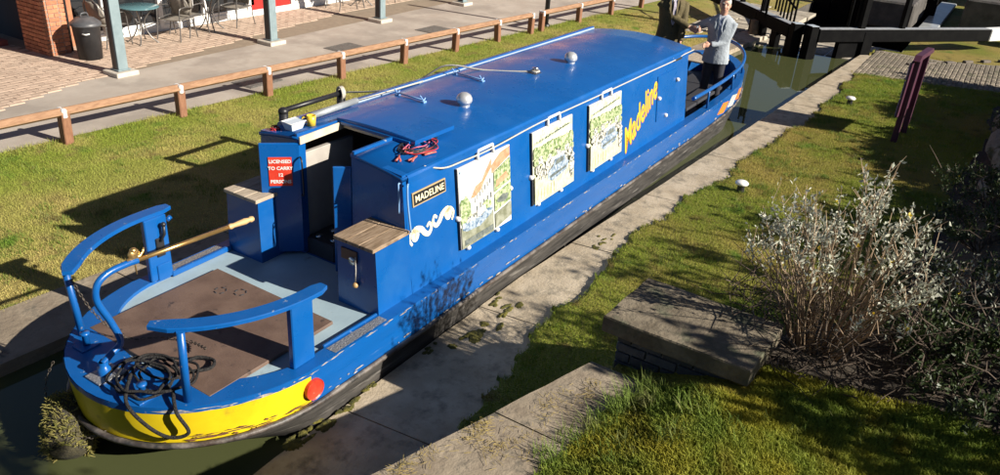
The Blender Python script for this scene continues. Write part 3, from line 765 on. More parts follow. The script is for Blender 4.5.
# licence sign on the left bulkhead
lf = MB().bar((.405, .335, .53), (.165, .585, .53), .03, 1.06, .006).build('cabin_door', blue, boat)
ddn = Vector((.24, -.25, 0)).normalized(); dnn = Vector((-.25, -.24, 0)).normalized(); lc = Vector((.285, .46, .80)) + dnn * .0155
b = MB(); b.box((0, 0, 0), (.2, .27, .006), .002); Ms = frame_M(lc + dnn * .003, ddn, (0, 0, 1)); b.v = [tuple(Ms @ Vector(p)) for p in b.v]; sg = b.build('licence_sign', red, lf)
for k, tx in enumerate(['LICENSED', 'TO CARRY', '12', 'PERSONS']):
    text_mesh(tx, .043, frame_M(lc + dnn * .0075 + Vector((0, 0, .095 - .063 * k)), ddn, (0, 0, 1)), 'lettering', white, sg, .001, bold=.0012)
# step boxes with plank lids
def stepbox(s, ya, yb_, x0, x1, lid, npl):
    b = MB(); b.prism([(s * ya, -.03), (s * yb_, -.03), (s * (yb_ - .035), .565), (s * ya, .565)], x0, x1, M=lambda u, v, w: (w, u, v)); bx = b.build('step_box', blue, boat)
    w = (yb_ - ya + .02 - .035) / npl
    for k in range(npl):
        yy = s * (ya - .015 + w * (k + .5)); MB().box(((x0 + x1) / 2 - .015, yy, .583), (x1 - x0 + .03, w - .004, .034), .004).build('plank', lid, bx)
    return bx
bL = stepbox(1, .49, .925, .03, .41, woodgrey, 3)
bR = stepbox(-1, .485, .925, -.02, .41, wood, 3)
MB().box((-.026, -.62, .46), (.014, .17, .1), .004).build('vent_plate', mat('brown_plate', (.1, .05, .035), rough=.5), bR)
b = MB(); b.lathe([(.035, 0), (.035, .012), (0, .013)], (-.032, -.66, .42), 14, M=Matrix.Rotation(-PI / 2, 3, 'Y')); b.build('filler_cap', steel, bR)
b = MB(); b.tube([(-.04, -.7, .47), (-.05, -.71, .36), (-.045, -.7, .24)], .005, 6); b.build('lanyard', whiterope, bR)
b = MB(); b.ell((-.045, -.7, .215), (.026, .026, .026)); b.build('key_float', grip, bR)
# doorway interior
b = MB(); x0, x1 = CX0 + .05, 2.2
b.box(((x0 + x1) / 2, 0, -.5), (x1 - x0, 1.66, .03)); b.build('cabin_floor', intdark, boat)
b = MB(); b.box((2.2, 0, .25), (.03, 1.6, 1.5)); b.build('cabin_partition', intw, boat)
for s in (-1, 1):
    b = MB(); b.box((x0 + .9, s * .79, .25), (1.7, .02, 1.5)); b.build('cabin_lining', intw, boat)
b = MB(); b.box((CX0 + .02, 0.03, -.28), (.06, .62, .5)); b.build('door_threshold', blue_old, boat)
ep = MB().box((.62, .18, -.12), (.36, .36, .5), .01).build('engine_cover', intdark, boat)
b = MB()
for k, (x, y) in enumerate(((.53, .27), (.55, .1), (.7, .25), (.72, .08))): b.lathe([(.04, .128), (.04, .14), (0, .142)], (x, y, 0), 14)
b.build('gauge', steel, ep)
MB().box((.8, .40, .25), (.66, .05, 1.36), .006).build('inner_locker', mat('grey_lining', (.4, .37, .33), (.33, .3, .27), 5, rough=.6), boat)
b = MB(); b.box((.98, .12, .3), (.2, .2, .24), .02); b.build('control_unit', mat('slate_blue', (.08, .11, .16), rough=.5), boat)
# hatch runners, trim, sliding hatch, doors
MB().bar((CX0 - .03, HY1 - .012, 1.085), (HX1, HY1 - .012, 1.1), .02, .07, .004).build('hatch_trim', cream, boat)
MB().bar((HX1 - .012, HY0, 1.1), (HX1 - .012, HY1, 1.1), .05, .02, .004, up=(1, 0, 0)).build('hatch_trim', cream, boat)
for y in (HY1 + .03, HY0 - .03): MB().bar((CX0 - .03, y, roofz(y) + .012), (1.3, y, roofz(y) + .012), .03, .03, .004).build('hatch_runner', blue_old, boat)
b = MB(); hys = np.linspace(-.55, .36, 9); secs = []
for x in (.9, .905, 1.47, 1.475):
    e = .01 if x in (.9, 1.475) else 0
    secs.append([(x, y, 1.165 + .02 * (1 - ((y + .1) / .46) ** 2) - e) for y in hys] + [(x, y, 1.128) for y in hys[::-1]])
b.loft(secs, smooth=False); ht = b.build('sliding_hatch', blue, boat)
b = MB(); b.bar((.893, -.5, 1.135), (.893, .3, 1.135), .02, .03, .004); b.build('hatch_lip', blue_old, ht)
dr = MB().bar((.405, -.262, .5), (.30, -.15, .5), .028, 1.0, .006).build('cabin_door', blue, boat)
b = MB(); b.tube(crom([(.385, .315, .94), (.36, .27, .9), (.36, .265, .62), (.385, .31, .58)], 5), .008, 8); b.build('grab_handle', blackp, pl)
b = MB(); b.tube(crom([(.41, -.79, .99), (.37, -.8, 1.0), (.365, -.81, .9), (.38, -.8, .74)], 5), .007, 8); b.build('grab_handle', ltblue, pr)
b = MB(); b.tube(crom([(.42, -.86, 1.0), (.38, -.885, 1.0), (.37, -.9, .85), (.39, -.92, .6)], 5), .008, 8); b.build('grab_handle', ltblue, pr)
# front bulkhead, fore well
b = MB(); b.prism([(-YB0, -.35), (YB0, -.35), (YT0, ZC), (.4, roofz(.4)), (0, roofz(0)), (-.4, roofz(.4)), (-YT0, ZC)], CX1 - .04, CX1 - .005, M=lambda u, v, w: (w, u, v)); fb = b.build('front_bulkhead', blue, boat)
for y in (-.21, .21): MB().box((CX1 + .012, y, .38), (.03, .4, 1.05), .006).build('front_door', blue_old, fb)
fw = [hz(.12, 0)(x) for x in SX if x >= 8.4]; poly = [(CX1, -.9)] + [(p[0], -p[1]) for p in fw] + [(p[0], p[1]) for p in fw[::-1][1:]] + [(CX1, .9)]
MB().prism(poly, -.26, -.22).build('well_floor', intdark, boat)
# inside lining of the bow
b = MB(); FX = [x for x in SX if x >= 6.9]
A = [hz(.125, 0)(x) for x in FX]; lo = [(p[0], -p[1], p[2] - .02) for p in A] + [(p[0], p[1], p[2] - .02) for p in A[::-1][1:]]
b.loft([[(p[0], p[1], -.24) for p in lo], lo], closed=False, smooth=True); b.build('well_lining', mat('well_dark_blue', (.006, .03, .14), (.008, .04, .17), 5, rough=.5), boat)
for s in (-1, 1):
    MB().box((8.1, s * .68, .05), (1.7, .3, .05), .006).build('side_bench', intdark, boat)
# bow rail
P = [(6.95, -1.0, .33), (7.6, -1.02, .34), (8.4, -1.02, .35), (9.2, -.98, .37), (9.8, -.88, .39), (10.3, -.72, .41), (10.7, -.5, .43), (10.95, -.25, .44), (11.03, 0, .44)]
P = P + [(x, -y, z) for x, y, z in P[::-1][1:]]
b = MB(); b.tube(crom(P, 5), .03, 10); br = b.build('bow_rail', blue_old, boat)
for x in (7.75, 9.0, 10.05):
    for s in (-1, 1):
        y = s * (hb(x) - .05); b = MB(); b.tube([(x, y, sheer(x) - .01), (x, y * .985, .35 + .06 * float(smooth(8, 11, np.array(x))))], .018, 8); b.build('rail_stanchion', blue_old, br)
MB().box((10.45, 0, .12), (.7, .72, .03), .01).build('fore_deck', woodgrey, boat)
b = MB(); b.tube([(10.9, 0, .1), (10.9, 0, .26)], .03, 10); b.tube([(10.9, -.09, .2), (10.9, .09, .2)], .02, 8); b.build('bow_post', blue_old, boat)
# bow diamonds
def hullpt(x, z):
    return Vector((x, -(hb(x)) - .004, z))
for k, (xc, m, w) in enumerate([(8.5, orange, .5), (9.02, creamp, .5), (9.5, orange, .46), (9.88, creamp, .3)]):
    b = MB(); zc = -.15 + .012 * k; nn = 5
    # rhombus skewed along the sheer
    V = [(-.55, -.12), (.1, -.5), (.55, .12), (-.1, .5)]
    pts = [hullpt(xc + u * w, zc + v * .2 + u * .06) for u, v in V]
    pin = [p + Vector((0, .01, 0)) for p in pts]
    b.loft([[tuple(p) for p in pin], [tuple(p) for p in pts]], smooth=False); b.build('painted_diamond', m, boat)
# red disc at the end of the yellow band
b = MB(); xr = -.87
tang = Vector((1, -.06, 0)).normalized(); nrm = Vector((-.06, -1, 0)).normalized(); c0 = Vector((xr, -hb(xr), -.17))
V0 = [c0 + tang * .082 * math.cos(a) + Vector((0, 0, 1)) * .085 * math.sin(a) - nrm * .02 for a in np.linspace(0, 2 * PI, 25)[:-1]]
b.loft([[tuple(p) for p in V0], [tuple(p + nrm * .045) for p in V0], [tuple((p - c0) * .9 + c0 + nrm * .036) for p in V0]], smooth=False); b.build('red_disc', red, boat)
# name plate, scroll and painted name on the right cabin side
sl = math.atan2(YB0 - YT0, ZC)
UPV = Vector((0, math.sin(sl), math.cos(sl)))
def sideM(x, z, rot=0, off=.003):
    o = (x, -(side_y(z)) - off, z); u = Vector((1, 0, 0)); v = UPV
    ur = u * math.cos(rot) + v * math.sin(rot); vr = -u * math.sin(rot) + v * math.cos(rot)
    return frame_M(o, ur, vr)
def sidebox(x, z, w, h, t, m, name, parent, rot=0, off=0.0, ch=.002):
    b = MB(); b.box((0, 0, t / 2 + off), (w, h, t), ch); M = sideM(x, z, rot, 0); b.v = [tuple(M @ Vector(p)) for p in b.v]; return b.build(name, m, parent)
np_ = sidebox(.735, .82, .46, .125, .012, mat('plate_gold', (.4, .3, .16), rough=.4), 'name_plate', boat)
sidebox(.735, .82, .435, .1, .003, blackp, 'plate_face', np_, off=.0115)
text_mesh('MADELINE', .082, sideM(.735, .82, 0, .0155), 'lettering', creamp, np_, .001, bold=.001, spacing=1.05)
b = MB()
def scroll(cx, cz, fl, sc):
    pts = [(-.5, -.25), (-.62, .0), (-.42, .2), (-.2, .05), (-.3, -.1), (-.42, 0), (-.3, .2), (0, .12), (.15, -.05), (.35, -.15), (.5, 0), (.42, .2), (.28, .1)]
    C_ = crom([(p[0] * sc * fl, p[1] * sc, 0) for p in pts], 4); rad = [(.014 + .018 * math.sin(PI * i / len(C_)) ** 2) * sc / .3 for i in range(len(C_))]
    M = sideM(cx, cz, 0, 0)
    t = MB().tube([(0, 0, 0)], .001, 3, caps=False)
    L_, R2 = [], []
    for i, p in enumerate(C_):
        a = C_[max(0, i - 1)]; c = C_[min(len(C_) - 1, i + 1)]; d = (c - a).normalized() if (c - a).length > 0 else Vector((1, 0, 0)); nn = Vector((-d.y, d.x, 0)) * rad[i]
        L_.append(tuple(M @ (p + nn + Vector((0, 0, .004))))); R2.append(tuple(M @ (p - nn + Vector((0, 0, .004)))))
    b.loft([L_, R2], closed=False, smooth=False)
scroll(.60, .5, 1, .27); scroll(.9, .535, -1, .27)
b.build('painted_scroll', creamp, boat)
# big painted name rising along the side
a0, a1 = Vector((4.72, .17)), Vector((5.72, .72)); rot = math.atan2(a1.y - a0.y, a1.x - a0.x)
Mn = sideM((a0.x + a1.x) / 2, (a0.y + a1.y) / 2, rot, .004)
shear = Matrix.Identity(4); shear[1][0] = 0
Mn2 = Mn @ Matrix.Diagonal((1.08, 1.5, 1, 1))
text_mesh('Madeline', .30, Mn2 @ Matrix.Translation((.012, -.014, -.0022)), 'painted_name_shade', orange, boat, .0006, font_shear=.6, bold=.003)
text_mesh('Madeline', .30, Mn2, 'painted_name', gold, boat, .001, font_shear=.6, bold=.0005)
# side hatch panel
sh = sidebox(6.12, .54, .66, .62, .012, blue, 'side_hatch', boat, ch=.004)
for (x, z) in ((5.83, .55), (6.5, .68), (6.1, .26)):
    b = MB(); b.lathe([(.028, 0), (.028, .02), (.018, .035), (0, .038)], (0, 0, 0), 12); M = sideM(x, z, 0, .012); b.v = [tuple(M @ Vector(p)) for p in b.v]; b.build('knob', white, sh)
# cabin-side hand line
b = MB(); P = [(.7, -.8, 1.06), (.9, -.86, 1.0), (1.2, -.845, .97), (1.7, -.845, .96), (2.6, -.84, .99), (3.9, -.84, .985), (5.3, -.84, .985), (6.3, -.84, .98), (6.65, -.835, 1.0), (6.95, -.86, 1.02), (7.2, -.8, .98)]
b.tube(crom(P, 6), .008, 6); b.build('hand_line', whiterope, boat)
b = MB(); b.box((6.45, -.845, .98), (.22, .03, .035), .008); b.build('line_cleat', steel, boat)
# roof furniture
def vent(x, y):
    z = roofz(y); b = MB(); b.lathe([(.06, 0), (.055, .035), (.072, .04), (.082, .062), (.08, .09), (.064, .12), (.036, .138), (0, .144)], (x, y, z), 20); b.build('mushroom_vent', chrome, boat)
vent(2.12, -.21); vent(4.5, -.15)
def rod(x0, y0, x1, y1):
    z = roofz(y0) ; z1 = roofz(y1); b = MB(); b.tube([(x0, y0, z + .03), (x1, y1, z1 + .03)], .009, 6)
    for x, y, zz in ((x0, y0, z), (x1, y1, z1)): b.box((x, y, zz + .012), (.05, .05, .024), .004); b.tube(crom([(x, y, zz + .02), (x - .03, y, zz + .06), (x - .06, y, zz + .09)], 3), .007, 6); b.tube(crom([(x, y, zz + .02), (x + .03, y, zz + .05)], 3), .007, 6)
    b.build('pole_rest', ltblue, boat)
rod(2.02, .56, 1.91, .14); rod(3.14, .63, 2.98, .15)
b = MB(); z = roofz(-.1); b.box((3.72, -.1, z + .01), (.14, .1, .02), .006); b.lathe([(.03, 0), (.025, .05), (.04, .06), (0, .065)], (3.72, -.1, z + .015), 12); b.build('roof_cleat', steel, boat)
MB().tube([(.85, .64, 1.125), (1.5, .66, 1.13)], .032, 12).build('rolled_tube', greytube, boat)
b = MB(); r = np.random.default_rng(5)
for k in range(2): b.tube([(1.52 + k * .04, .66, 1.13), (2.6, .68, 1.1 + k * .01)], .006, 5)
b.build('roof_line', whiterope, boat)

# picture boards hung on the cabin side
def board(px, label, kind):
    x, z, w, h = px, .525, .87, .78
    t = thing('picture_board', label, 'picture board', (x, -side_y(.13), .13), 'picture boards on the cabin side', world=True)
    sidebox(x, z, w, h, .022, white, 'panel', t, off=.004)
    sidebox(x - w / 2 - .004, z, .012, h, .026, intdark, 'edge_strip', t, off=.002)
    b = MB(); M = sideM(x, z, 0, .0275); mats = [mat('print_paper', (.6, .62, .6), rough=.45), mat('print_sky', (.42, .54, .66), (.6, .65, .69), 5, rough=.45), mat('print_white', (.66, .65, .62), (.5, .49, .46), 20, rough=.45), mat('print_roof', (.5, .2, .11), (.6, .32, .2), 16, rough=.45),
        mat('print_green', (.1, .17, .05), (.5, .55, .34), 30, rough=.45, detail=3), mat('print_lime', (.55, .6, .32), (.7, .73, .55), 18, rough=.45), mat('print_boat', (.07, .13, .22), (.45, .52, .58), 26, rough=.45), mat('print_water', (.16, .17, .11), (.3, .31, .24), 12, rough=.45),
        mat('print_crowd', (.62, .61, .55), (.1, .11, .1), 30, rough=.45, detail=2, t=(.45, .6)), mat('print_dark', (.08, .1, .1), (.18, .2, .18), 20, rough=.45), mat('print_path', (.5, .47, .3), (.62, .6, .45), 14, rough=.45)]
    lay = [0]
    def pg(pts, mi):
        pts = [(min(1, max(0, u)), min(1, max(0, v))) for u, v in pts]
        lay[0] += 1; zz = .0004 * lay[0]
        b.add([tuple(M @ Vector(((u - .5) * w * .985, (v - .5) * h * .985, zz))) for u, v in pts], [tuple(range(len(pts)))], mi)
    rr = random.Random(kind * 11 + 3)
    R4 = lambda a, b_, c, d: [(a, b_), (c, b_), (c, d), (a, d)]
    def bush(cx, cy, rx, ry, mi):
        pg([(cx + rx * (.75 + .4 * rr.random()) * math.cos(a), cy + ry * (.75 + .4 * rr.random()) * math.sin(a)) for a in np.linspace(0, 2 * PI, 17)[:-1]], mi)
    if kind == 0:
        pg(R4(0, 0, 1, 1), 0); pg([(0, .55), (.62, .55), (.62, .92), (.3, 1), (0, 1)], 1)
        pg([(.22, .28), (.62, .35), (.62, .86), (.5, .8), (.42, .72), (.22, .6)], 2); pg([(.2, .58), (.3, .7), (.42, .73), (.5, .83), (.62, .95), (.62, .84), (.5, .74), (.4, .62), (.28, .57)], 3)
        pg([(.62, .75), (1, .88), (1, 1), (.8, .97), (.62, .86)], 3)
        for k in range(7): pg(R4(.27 + .05 * k, .5 + .025 * k, .285 + .05 * k, .56 + .025 * k), 9)
        for k in range(5): pg(R4(.3 + .07 * k, .38 + .02 * k, .318 + .07 * k, .45 + .02 * k), 9)
        bush(.08, .45, .13, .2, 4); bush(.5, .4, .1, .07, 4)
        pg(R4(0, 0, .62, .28), 7); pg([(.02, .24), (.1, .2), (.35, .18), (.58, .26), (.62, .33), (.5, .35), (.4, .31), (.2, .31), (.02, .32)], 6)
        pg([(.1, .3), (.4, .3), (.38, .38), (.12, .37)], 8); pg([(.3, .31), (.48, .34), (.46, .42), (.3, .4)], 2)
        pg([(.65, .5), (.99, .56), (.99, .86), (.65, .76)], 4); pg([(.68, .56), (.95, .62), (.9, .7), (.7, .64)], 3)
        pg([(.65, .24), (.99, .3), (.99, .53), (.65, .47)], 4); bush(.82, .37, .12, .06, 9)
        pg([(.65, .02), (.99, .08), (.99, .27), (.65, .21)], 7); pg(R4(.05, .03, .6, .1), 9)
        pg([(.02, .97), (.45, .985), (.45, .965), (.02, .945)], 1)
    else:
        pg(R4(0, 0, 1, 1), 5); pg(R4(0, .8, 1, 1), 0)
        pg([(0, .8), (1, .86), (1, 1), (0, 1)], 5)
        for k in range(26): pg(R4(.05 + .034 * k, .83 + .003 * k, .05 + .034 * k + rr.uniform(.012, .03), .85 + .003 * k + rr.uniform(0, .02)), 9)
        for k in range(9): bush(.06 + .11 * k, .7 + .02 * rr.random(), .09, .09, 4)
        for k in range(9): bush(.06 + .11 * k, .56 + .04 * rr.random(), .08, .06, 8 if k % 2 else 4)
        for k in range(8): bush(.08 + .12 * k, .45 + .05 * rr.random(), .06, .08, 8)
        pg([(0, .0), (1, .02), (1, .36), (.6, .3), (0, .4)], 10)
        for k in range(7): bush(.1 + .07 * k, .36 + .05 * rr.random(), .035, .07, 8)
        pg([(.3, .28), (.42, .22), (.8, .27), (.86, .38), (.78, .42), (.74, .52), (.5, .52), (.44, .42), (.32, .38)], 6); pg([(.36, .5), (.76, .53), (.74, .57), (.4, .55)], 2); pg([(.5, .42), (.72, .43), (.71, .5), (.52, .49)], 9); pg([(.36, .27), (.8, .31), (.79, .34), (.36, .31)], 9)
        for k in range(6): pg([(.06 + .08 * k, .05), (.075 + .08 * k, .05), (.085 + .08 * k, .2), (.07 + .08 * k, .2)], 5)
        bush(.93, .3, .06, .18, 8)
    b.build('print', mats, t, fix=False)
    # hanging handle and turn buttons
    b = MB(); hx = .02
    pts = [(-.13, 0), (-.12, .085), (.12, .085), (.13, 0)]
    Mh = sideM(x + hx, z + h / 2 - .005, 0, .016); b.tube([tuple(Mh @ Vector((u, v, .008))) for u, v in crom_flat(pts)], .016, 6); b.build('handle', white, t)
    for (u, v) in ((-.5, -.1), (.5, -.08), (.2, -.52), (-.35, -.52)):
        b = MB(); b.lathe([(.026, 0), (.026, .02), (.016, .036), (0, .038)], (0, 0, 0), 12); Mk = sideM(x + u * w + (.01 if u > 0 else -.01), z + v * h, 0, .002); b.v = [tuple(Mk @ Vector(p)) for p in b.v]; b.build('turn_button', white, t)
def crom_flat(p): return [p[0], (p[0][0] + .004, p[0][1] + .05), p[1], p[2], (p[3][0] - .004, p[3][1] + .05), p[3]]
board(1.56, 'picture board with white houses and a blue boat, nearest the brass name plate', 0)
board(2.86, 'middle picture board with lime border, hung between the other two', 1)
board(4.14, 'picture board with lime border beside the big yellow painted name', 2)

# loose things on the boat
mug = thing('mug', 'yellow mug standing on the blue roof edge', 'mug', (.72, .5, roofz(.5)), world=True)
b = MB(); b.lathe([(0, .002), (.038, .002), (.042, .1), (.038, .1), (.034, .012), (0, .012)], (.72, .5, roofz(.5)), 18); b.build('cup', yelplastic, mug)
b = MB(); b.tube(crom([(.69, .53, roofz(.5) + .08), (.665, .555, roofz(.5) + .075), (.665, .555, roofz(.5) + .035), (.69, .53, roofz(.5) + .03)], 5), .007, 6); b.build('handle', yelplastic, mug)
tub = thing('plastic_tub', 'small clear plastic tub with red rim on the roof corner', 'tub', (.56, .56, roofz(.56)), world=True)
b = MB(); z = roofz(.56)
b.loft([[(.56 + sx * .06, .56 + sy * .045, z + .002) for sx, sy in ((-1, -1), (1, -1), (1, 1), (-1, 1))], [(.56 + sx * .085, .56 + sy * .065, z + .075) for sx, sy in ((-1, -1), (1, -1), (1, 1), (-1, 1))]], smooth=False); b.build('bowl', clearpl, tub)
b = MB(); b.tube([(.56 + sx * .086, .56 + sy * .066, z + .077) for sx, sy in ((-1, -1), (1, -1), (1, 1), (-1, 1))], .006, 6, closed=True); b.build('rim', white, tub)
b = MB(); b.box((.55, .57, z + .045), (.09, .07, .04), .01); b.build('contents', mat('dull_pink', (.45, .2, .18), rough=.6), tub)
def wires(name, label, cx, cy, z, n, mats, rad, seed, cat='cable', sx=1.0, sy=1.0):
    t = thing(name, label, cat, (cx, cy, z), world=True); r = random.Random(seed)
    for k in range(n):
        P = []; a = r.random() * 6; rr = rad * r.uniform(.35, 1)
        for i in range(9):
            a += r.uniform(.5, 1.3); P.append((cx + sx * rr * math.cos(a) * r.uniform(.6, 1.1), cy + sy * rr * math.sin(a) * r.uniform(.6, 1.1), z + .006 + r.random() * .035))
        b = MB(); b.tube(crom(P, 5), .0055, 6); b.build('wire', mats[k % len(mats)], t)
    return t
jl = wires('jump_leads', 'tangle of red and black jump leads beside the sliding hatch', .95, -.56, roofz(.56), 9, [wireblk, wirered, wireblk, mat('pink_wire', (.5, .12, .2), rough=.4)], .24, 4, 'cable', 1.15, .7)
for (x, y, a) in ((.62, -.6, .6), (.72, -.68, .2), (.8, -.52, 1.0), (.92, -.7, -.4)):
    b = MB(); z = roofz(y) + .02; d = Vector((math.cos(a), math.sin(a), 0)); p = Vector((x, y, z)); s_ = Vector((-d.y, d.x, 0))
    b.tube([p - d * .07 + s_ * .02, p, p + d * .06], [.009, .01, .006], 6); b.tube([p - d * .07 - s_ * .02, p, p + d * .06 + s_ * .01], [.009, .01, .006], 6); b.build('clip', mat('clip_red', (.5, .12, .09), rough=.4), jl)
wires('thin_cable', 'little knot of red and black wire on the far rear roof corner', .47, .7, roofz(.7), 3, [wirered, wireblk], .07, 9)
# rope coil on the stern
t = thing('rope_coil', 'untidy coil of dark rope heaped on the blue stern deck', 'rope', (-1.72, -.3, 0), world=True); r = random.Random(21)
for k in range(6):
    cx, cy = -1.62 + r.uniform(-.1, .1), -.28 + r.uniform(-.14, .1); R1, R2 = r.uniform(.1, .22), r.uniform(.14, .26); a0 = r.random() * 6; P = []
    for i in range(12):
        a = a0 + 2 * PI * i / 12
        P.append((cx + R1 * math.cos(a) * r.uniform(.85, 1.1), cy + R2 * math.sin(a) * r.uniform(.85, 1.1), .02 + .012 * k + r.uniform(0, .02)))
    b = MB(); b.tube(crom(P, 5, True), .0095, 7, closed=True); b.build('rope_loop', blackrope, t)
b = MB(); b.tube(crom([(-1.5, -.4, .06), (-1.35, -.5, .05), (-1.25, -.42, .03), (-1.3, -.3, .03), (-1.45, -.32, .05)], 6), .013, 7); b.build('rope_tail', blackrope, t)
b = MB(); b.tube(crom([(-1.75, -.2, .1), (-1.9, -.35, .03), (-1.88, -.5, -.1), (-1.8, -.62, -.2), (-1.72, -.72, -.16), (-1.75, -.66, .0), (-1.65, -.5, .05)], 6), .013, 7); b.build('rope_tail', blackrope, t)
# chains
def chain(name, label, P, r0=.012):
    t = thing(name, label, 'chain', P[0], world=True); C_ = crom(P, 10); b = MB(); d = 0; k = 0; last = C_[0]
    for p in C_[1:]:
        if (p - last).length > r0 * 2.1:
            ax = (p - last).normalized(); u = ax.orthogonal().normalized() if k % 2 else ax.cross(ax.orthogonal().normalized()).normalized(); c = (p + last) / 2
            b.tube([c + ax * r0 * 1.4 * math.cos(a) + u * r0 * .8 * math.sin(a) for a in np.linspace(0, 2 * PI, 9)[:-1]], r0 * .3, 5, closed=True); last = p; k += 1
    b.build('links', mat('chain_iron', (.09, .075, .06), rough=.5, metal=.5), t); return t
chain('safety_chain', 'thin rusty chain drooping from the left rail post across the deck board', [(-1.6, .64, .5), (-1.55, .5, .22), (-1.45, .3, .03), (-1.3, .12, .03), (-1.2, -.1, .03), (-1.25, -.35, .1), (-1.6, -.62, .5)][:6])
# stern fender
t = thing('stern_fender', 'mossy drum shaped rope fender hanging at the stern', 'fender', (-2.0, .3, -.62), world=True)
Mf = Matrix.Rotation(PI / 2, 3, 'X') @ Matrix.Rotation(.35, 3, 'X'); fc = Vector((-1.99, .27, -.42)); rr = np.random.default_rng(3)
Rf = Matrix.Rotation(.9, 3, 'Z')
b = MB(); prof = [(0, -.22), (.1, -.22), (.15, -.17), (.165, 0), (.15, .17), (.1, .22), (0, .22)]
Mx = Rf @ Matrix.Rotation(PI / 2 - .45, 3, 'Y'); b.lathe(prof, fc, 18, M=Mx); b.build('drum', mat('fender_rubber', (.04, .035, .025), (.07, .06, .03), 15, rough=.9, bump=.8), t)
b = MB()
for k in range(2600):
    a = rr.uniform(0, 2 * PI); zz = rr.uniform(-.22, .22); rad = .16 if abs(zz) < .18 else .13; p = Mx @ Vector((rad * math.cos(a), rad * math.sin(a), zz)) + fc
    if p.z < -.62: continue
    l = rr.uniform(.01, .04); d = Vector((rr.normal(), rr.normal(), rr.normal() - .3)).normalized() * l; o_ = (Mx @ Vector((math.cos(a), math.sin(a), 0))) * .015
    q = d.orthogonal().normalized() * .0045; b.add([p - q, p + q, p + o_ + d + q * .4, p + o_ + d - q * .4], [(0, 1, 2, 3)])
tag(b.build('weed', mat('weed', (.13, .13, .025), (.26, .22, .07), 25, rough=.9, transl=.2), t, fix=False), kind='stuff')
chain('fender_chain', 'short chain holding the mossy fender to the stern', [(-1.95, -.12, -.3), (-2.02, 0, -.38), (-2.05, .14, -.38)], .014)
chain('fender_chain', 'pale hanging chain on the outer side of the mossy fender', [(-1.9, .5, -.02), (-1.97, .52, -.16), (-2.02, .48, -.32)], .01)

# ================================================================== LEFT BANK
# black mooring bar
t = thing('mooring_bar', 'black tubular steel bar on two posts in the grass behind the cabin', 'mooring bar', (2.55, 2.33, ZB), world=True)
for x, y in ((2.05, 2.31), (3.05, 2.33)):
    b = MB(); b.tube([(x, y, ZB - .05), (x, y, .52)], .055, 12); b.ell((x, y, .52), (.062, .062, .05)); b.build('post', blackp, t)
b = MB(); b.tube([(2.05, 2.31, .53), (3.05, 2.33, .53)], .032, 10); b.build('crossbar', blackp, t)
t = thing('mooring_line', 'pale mooring rope from the black bar over the roof edge to the cleat', 'rope', (3.05, 2.33, .5), world=True)
b = MB()
for k in range(3): b.tube([(3.05 + .09 * math.cos(a) * .3 + .02 * k - .02, 2.33 + .075 * math.cos(a), .53 + .075 * math.sin(a)) for a in np.linspace(0, 2 * PI, 13)[:-1]], .014, 7, closed=True)
b.build('turns', whiterope, t)
b = MB(); b.tube(crom([(3.06, 2.26, .55), (3.12, 1.7, .68), (3.2, 1.2, .9), (3.28, .86, 1.125), (3.45, .45, 1.12), (3.62, .1, 1.14), (3.7, -.06, 1.16)], 6), .011, 7); b.build('line', whiterope, t)
b = MB(); b.tube([(3.72 + .045 * math.cos(a), -.1 + .045 * math.sin(a), roofz(-.1) + .04) for a in np.linspace(0, 2 * PI, 13)[:-1]], .011, 7, closed=True); b.build('turns', whiterope, t)

# knee-rail fence
fe = thing('knee_rail_fence', 'low brown timber knee rail fence along the paved path', 'fence', (6, 5.4, ZB), world=True)
fx = [-5.2, -3.7, -2.1, -.45, 1.26, 2.99, 4.6, 6.24, 7.89, 9.48, 10.98, 12.3, 12.75, 14.5, 16.2, 18.0]
prev = None
pm = MB().box((0, 0, .2), (.125, .125, .5), .012).build('post', fencepost, fe); first_p = True
for i, x in enumerate(fx):
    y = yfence(x)
    if first_p: pm.location = (x, y, ZB); first_p = False; pm.matrix_parent_inverse = Matrix.Translation(fe.location).inverted()
    else: inst('post', pm.data, fe, (x, y, ZB), rz=random.uniform(-.06, .06)).rotation_euler = (random.uniform(-.03, .03), random.uniform(-.03, .03), random.uniform(-.08, .08))
    MB().box((x, y, ZB + .425), (.07, .165, .13), .02, rz=-.07).build('strap', tape, fe)
    if i and fx[i] - fx[i - 1] > .6:
        a = Vector((fx[i - 1] + .01, yfence(fx[i - 1]), ZB + .43)); c = Vector((x - .01, y, ZB + .43)); d = (c - a).normalized(); up = Vector((0, 0, 1)); sd = d.cross(up)
        b = MB(); q = .078   # diamond-set rail
        sec = lambda p: [tuple(p + sd * u + up * v) for u, v in ((-q, -.012), (-.012, q * .8), (.012, q * .8), (q, .012), (q, -.012), (.012, -q * .7), (-.012, -q * .7))]
        b.loft([sec(a), sec(c)], smooth=False); b.build('rail', fencewood, fe)
t = thing('black_post', 'slim black post standing behind the low fence near the front of the roof', 'post', (13.3, 5.15, ZB), world=True)
MB().tube([(13.3, 5.05, ZB - .1), (13.3, 5.05, 1.6)], .06, 12).build('column', blackp, t)
MB().lathe([(.1, 0), (.1, .05), (.07, .08)], (13.3, 5.05, ZB), 14).build('collar', blackp, t)

